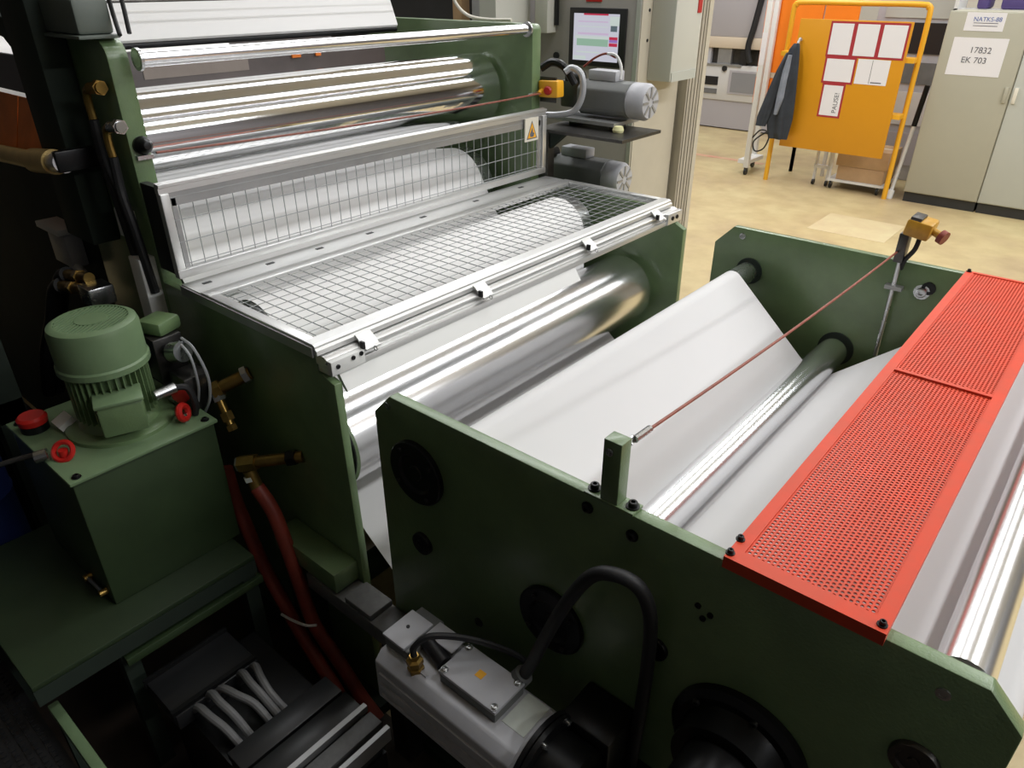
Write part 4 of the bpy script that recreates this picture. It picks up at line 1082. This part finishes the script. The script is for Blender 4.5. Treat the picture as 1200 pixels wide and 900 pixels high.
sheet('red_notice', -1.262, -1.215, 1.66, 1.86, YC, c2, 'red_plastic')
rk = thing('shelf_rack', 'white shelf rack with purple bundles above the beige cabinet', 'rack', (-1.5, 10.7, 0))
MB().box((-2.2, 10.5, 2.02), (.2, 10.9, 2.075)).build('shelf_board', M['white_paint'], rk)
for x in (-2.18, -1.42, -.7, .16):
    MB().box((x - .02, 10.5, 0), (x + .02, 10.9, 2.8)).build('upright', M['white_paint'], rk)
for k, (x0, x1, mm) in enumerate(((-1.98, -1.86, 'purple'), (-1.74, -1.46, 'purple'), (-1.38, -1.2, 'blue_dark'), (-1.1, -.8, 'purple'))):
    t = MB().box((x0, 10.52, 2.076), (x1, 10.86, 2.25 + .03 * (k % 2))).build('cloth_bundle', M[mm], bevel=.03)
    tag(t, ('small purple cloth bundle at the left end of the white rack', 'wide purple cloth bundle above the beige cabinet', 'navy cloth bundle on the white rack', 'purple cloth bundle toward the rack end')[k], 'bundle', 'cloth bundles on the white rack')

# yellow cart with notice board
ca = thing('notice_cart', 'yellow tubular cart with an ochre notice board', 'cart', (-3.0, 9.75, 0))
def tubeU(b, xa, xb, y, z1, r=.03, rc=.10):
    b.tube([(xa, y, 0), (xa, y, .6), (xa, y, 1.2), (xa, y, z1 - rc), (xa + .03, y, z1 - .03), (xa + rc, y, z1), ((xa + xb) / 2, y, z1), (xb - rc, y, z1), (xb - .03, y, z1 - .03), (xb, y, z1 - rc), (xb, y, 1.2), (xb, y, .6), (xb, y, 0)], r, 12, 4)
    return b
tubeU(MB(), -3.80, -2.275, 9.80, 2.13).build('tube_frame', M['cart_yellow'], ca)
bd = MB().box((-3.62, 9.60, .50), (-2.36, 9.615, 1.965)).build('notice_board', M['board'], ca, bevel=.003)
bd.rotation_euler = (0, 0, 0)
for z in (.95, 1.55):
    MB().box((-3.80, 9.62, z), (-2.275, 9.80, z + .05)).build('cross_rail', M['cart_yellow'], ca)
YB = 9.60
sheet('notice', -3.250, -2.965, 1.575, 1.950, YB, bd, 'sheet_red')
sheet('notice', -2.965, -2.680, 1.575, 1.950, YB, bd, 'sheet_red')
sheet('notice', -2.680, -2.385, 1.575, 1.950, YB, bd, 'sheet_red')
sheet('notice', -3.240, -2.880, 1.285, 1.575, YB, bd, 'sheet_red')
o = sheet('notice', -2.862, -2.505, 1.300, 1.568, YB, bd)
MB().box((-2.70, YB - .0045, 1.31), (-2.695, YB - .003, 1.56)).build('fold', M['cable_grey'], o)
MB().box((-2.68, YB - .0045, 1.318), (-2.56, YB - .003, 1.330)).build('text_line', M['ink'], o)
o = sheet('notice', -3.215, -2.945, .900, 1.285, YB, bd, 'sheet_red')
lettering('PAUSE!', .075, (-3.02, YB - .0055, 1.07), (R(90), R(-90), 0), M['ink'], o)
# jacket hanging on the cart corner
jk = thing('jacket', 'dark navy work jacket hanging at the left corner of the notice board', 'jacket', (-3.65, 9.5, .65))
def drape(cols, name, mat, parent):
    b = MB(); vs = []; n = len(cols[0][1])
    for z, ring_ in cols:
        vs += [(x, y, z) for x, y in ring_]
    fs = []
    for i in range(len(cols) - 1):
        for k in range(n):
            fs.append((i * n + k, i * n + (k + 1) % n, (i + 1) * n + (k + 1) % n, (i + 1) * n + k))
    fs += [tuple(range(n)), tuple(range(len(cols) * n - 1, (len(cols) - 1) * n - 1, -1))]
    return b.add(vs, fs).build(name, mat, parent, angle=80)
def fold_ring(cx, cy, rx, ry, ph, amp):
    out = []
    for k in range(28):
        a = 2 * math.pi * k / 28
        q = 1 + amp * math.sin(5 * a + ph)
        out.append((cx + rx * math.cos(a) * q, cy + ry * math.sin(a) * q))
    return out
drape([(z, fold_ring(cx, 9.495, rx, ry, z * 2, am)) for z, cx, rx, ry, am in
       ((1.70, -3.575, .035, .03, .02), (1.64, -3.585, .06, .045, .1), (1.50, -3.60, .085, .06, .16), (1.30, -3.615, .11, .07, .2), (1.05, -3.635, .135, .075, .24), (.85, -3.64, .14, .07, .26), (.70, -3.63, .12, .065, .26), (.60, -3.62, .10, .05, .3))],
      'jacket_body', M['jacket'], jk)
drape([(z, fold_ring(cx, 9.44, rx, .03, z * 3, .15)) for z, cx, rx in
       ((1.60, -3.63, .03), (1.40, -3.69, .05), (1.10, -3.76, .065), (.85, -3.82, .075), (.74, -3.84, .06))], 'sleeve', M['jacket'], jk)
drape([(z, fold_ring(cx, 9.405, rx, .03, z * 3, .2)) for z, cx, rx in
       ((1.58, -3.60, .02), (1.40, -3.615, .035), (1.10, -3.63, .04), (.90, -3.655, .02))], 'lining', M['jacket_light'], jk)
MB().tube([(-3.575, 9.52, 1.70), (-3.57, 9.56, 1.75), (-3.565, 9.590, 1.735)], .014, 8).build('collar_loop', M['hose_grey'], jk)
# cardboard boxes on a low trolley behind the board
tr = thing('box_trolley', 'low trolley with white uprights behind the notice board', 'trolley', (-2.8, 10.1, 0))
MB().box((-3.02, 9.86, .10), (-2.33, 10.5, .13)).build('deck', M['white_paint'], tr)
for x in (-2.98, -2.40):
    for y in (9.92, 10.44):
        MB().cyl((x - .012, y, .05), (x + .012, y, .05), .05, n=18).build('caster_wheel', M['black'], tr)
        MB().box((x - .018, y - .018, .05), (x + .018, y + .018, .10)).build('caster_fork', M['steel'], tr)
MB().cyl((-3.0, 9.88, .13), (-3.0, 9.88, .95), .014, n=12).build('handle_post', M['white_paint'], tr)
for (x0, x1, z0, z1, lb) in ((-2.92, -2.36, .131, .30, 'brown cardboard box lowest on the trolley'), (-2.95, -2.34, .302, .52, 'brown cardboard box stacked on top below the notice board')):
    t = thing('cardboard_box', lb, 'box', ((x0 + x1) / 2, 10.1, z0), 'cardboard boxes on the trolley')
    MB().box((x0, 9.88, z0), (x1, 10.4, z1)).build('box_body', M['cardboard'], t, bevel=.004)
    MB().box((x0 - .001, 10.12, z1), (x1 + .001, 10.16, z1 + .001)).build('tape', M['sticker'], t)
st = thing('step_stand', 'small white stand on casters beneath the notice board', 'stand', (-3.2, 9.95, 0))
for x in (-3.22, -3.05):
    MB().box((x - .015, 9.95, .07), (x + .015, 9.98, .55)).build('upright', M['white_paint'], st)
    MB().cyl((x - .014, 9.965, .035), (x + .014, 9.965, .035), .035, n=16).build('caster_wheel', M['black'], st)
MB().box((-3.24, 9.94, .22), (-3.03, 9.99, .26)).build('crosspiece', M['white_paint'], st)
# white pole frame on casters (left of the cart) with orange panels behind
wf = thing('white_frame', 'tall white tubular frame on casters beside the orange screens', 'frame', (-4.15, 10.1, 0))
for x, y in ((-4.13, 9.88), (-4.25, 10.38)):
    MB().box((x - .035, y - .035, .10), (x + .035, y + .035, 2.6)).build('upright', M['white_paint'], wf, bevel=.006)
    MB().cyl((x - .014, y, .045), (x + .014, y, .045), .045, n=18).build('caster_wheel', M['black'], wf)
    MB().box((x - .02, y - .02, .05), (x + .02, y + .02, .10)).build('caster_fork', M['steel_dark'], wf)
MB().box((-4.27, 9.9, .14), (-4.11, 10.38, .19)).build('base_rail', M['white_paint'], wf)
MB().box((-4.165, 9.842, 1.40), (-4.095, 9.846, 1.78)).build('label', M['sheet'], wf)
for (x0, x1, z0, z1, lb) in ((-4.42, -3.66, 1.26, 2.75, 'large upper orange screen panel behind the jacket'), (-4.42, -3.66, .86, 1.19, 'small lower orange screen panel behind the jacket'), (-3.64, -3.22, 1.5, 2.75, 'orange screen panel above the notice board')):
    t = thing('orange_screen', lb, 'panel', ((x0 + x1) / 2, 10.45, z0), 'orange screen panels')
    MB().box((x0, 10.44, z0), (x1, 10.47, z1)).build('panel_sheet', M['orange'], t)
    MB().box((x0 + .05, 10.475, 0 if z0 < 1 else z0 - .4), (x0 + .09, 10.51, z1)).build('back_post', M['white_paint'], t)
    MB().box((x1 - .09, 10.475, 0), (x1 - .05, 10.51, z1)).build('back_post', M['white_paint'], t)
t = thing('panel_rail', 'cream rail between the two orange screens', 'rail', (-4.0, 10.45, 1.19))
MB().box((-4.42, 10.435, 1.195), (-3.6, 10.475, 1.255)).build('rail_body', M['instrument_band'], t)
t = thing('floor_cable', 'loop of black cable hanging beside the jacket', 'cable', (-4.0, 9.9, .3))
MB().tube([(-4.10, 9.86, .50), (-3.98, 9.83, .62), (-3.85, 9.80, .58), (-3.9, 9.82, .40), (-4.03, 9.85, .34), (-4.07, 9.86, .46), (-3.9, 9.82, .60), (-3.80, 9.78, .62)], .010, 7).build('cable_loop', M['rubber'], t)

# pale instrument beyond
YI = 12.9
ins = thing('test_instrument', 'pale laboratory machine with grey window far behind the column', 'instrument', (-6.2, YI + .4, 0))
MB().box((-7.3, YI + .02, .02), (-5.0, YI + 1.0, .48)).build('base', M['instrument_top'], ins)
MB().box((-7.3, YI, .48), (-5.0, YI + 1.0, 1.06)).build('lower_body', M['instrument'], ins, bevel=.01)
MB().box((-7.3, YI + .10, 1.06), (-5.0, YI + 1.0, 1.32)).build('recess', M['steel_dark'], ins)
MB().box((-7.3, YI, 1.32), (-5.0, YI + 1.0, 1.50)).build('cream_band', M['instrument_band'], ins, bevel=.01)
MB().box((-7.3, YI, 1.50), (-5.0, YI + 1.0, 3.2)).build('hood', M['instrument_top'], ins, bevel=.01)
MB().box((-5.95, YI - .012, .60), (-5.30, YI, .98)).build('window_frame', M['instrument_top'], ins)
MB().box((-5.90, YI - .016, .63), (-5.32, YI - .012, .95)).build('window_pane', M['glass_grey'], ins)
MB().box((-6.50, YI - .012, .72), (-6.15, YI, .86)).build('display', M['black'], ins)
MB().box((-6.50, YI - .012, .58), (-6.15, YI, .66)).build('keypad', M['cable_grey'], ins)
MB().cyl((-6.05, YI, 1.00), (-6.05, YI - .03, 1.00), .045, n=18).build('round_knob', M['black'], ins)
MB().box((-6.70, YI - .02, 1.04), (-5.75, YI + .12, 1.07)).build('ledge', M['alu_dark'], ins)
for x, wd, mm in ((-6.45, .18, 'motor_grey'), (-6.1, .25, 'alu_dark'), (-5.75, .12, 'black')):
    MB().box((x - wd / 2, YI + .03, 1.07), (x + wd / 2, YI + .10, 1.32)).build('stage_block', M[mm], ins)
MB().tube([(-5.50, YI - .05, 2.4), (-5.60, YI - .05, 1.7), (-5.66, YI - .05, 1.35), (-5.60, YI - .03, 1.12)], .05, 10).build('dark_hose', M['rubber'], ins)
# grey instruments between cart and cabinet
ge = thing('equipment_rack', 'grey equipment rack between the notice cart and the beige cabinet', 'rack', (-2.4, 10.9, 0))
MB().box((-3.15, 10.95, 0), (-2.23, 11.3, 2.4)).build('rack_body', M['motor_grey'], ge, bevel=.01)
for k, (z0, z1, mm) in enumerate(((1.95, 2.2, 'cab_white'), (1.55, 1.9, 'black'), (1.2, 1.45, 'motor_dark'), (.7, 1.1, 'instrument'), (.2, .6, 'instrument_top'))):
    MB().box((-3.05, 10.93, z0), (-2.27, 10.95, z1)).build('rack_panel', M[mm], ge)
wp = thing('leaning_pole', 'slim white pole leaning beside the beige cabinet', 'pole', (-2.2, 9.9, 0))
MB().cyl((-2.24, 9.90, .02), (-2.18, 9.96, .85), .022, n=12).build('pole_body', M['white_paint'], wp)
MB().cyl((-2.18, 9.96, .85), (-2.15, 9.98, 1.3), .03, n=12).build('pole_grip', M['blackmetal'], wp)
MB().cyl((-2.25, 9.88, .0), (-2.24, 9.89, .10), .05, n=14).build('pole_foot', M['white_paint'], wp)
# white roll at the far left edge
t = thing('parent_roll', 'pale paper roll glimpsed at the far left behind the lever', 'paper roll', (-5.5, 2.2, 0))
MB().cyl((-5.4, 1.25, 1.75), (-5.4, 3.0, 1.75), .35, n=40).build('roll_body', M['paper_roll'], t)
for y in (1.2, 3.05):
    MB().box((-5.45, y - .03, 0), (-5.35, y + .03, 1.75)).build('roll_stand', M['green_dark'], t)
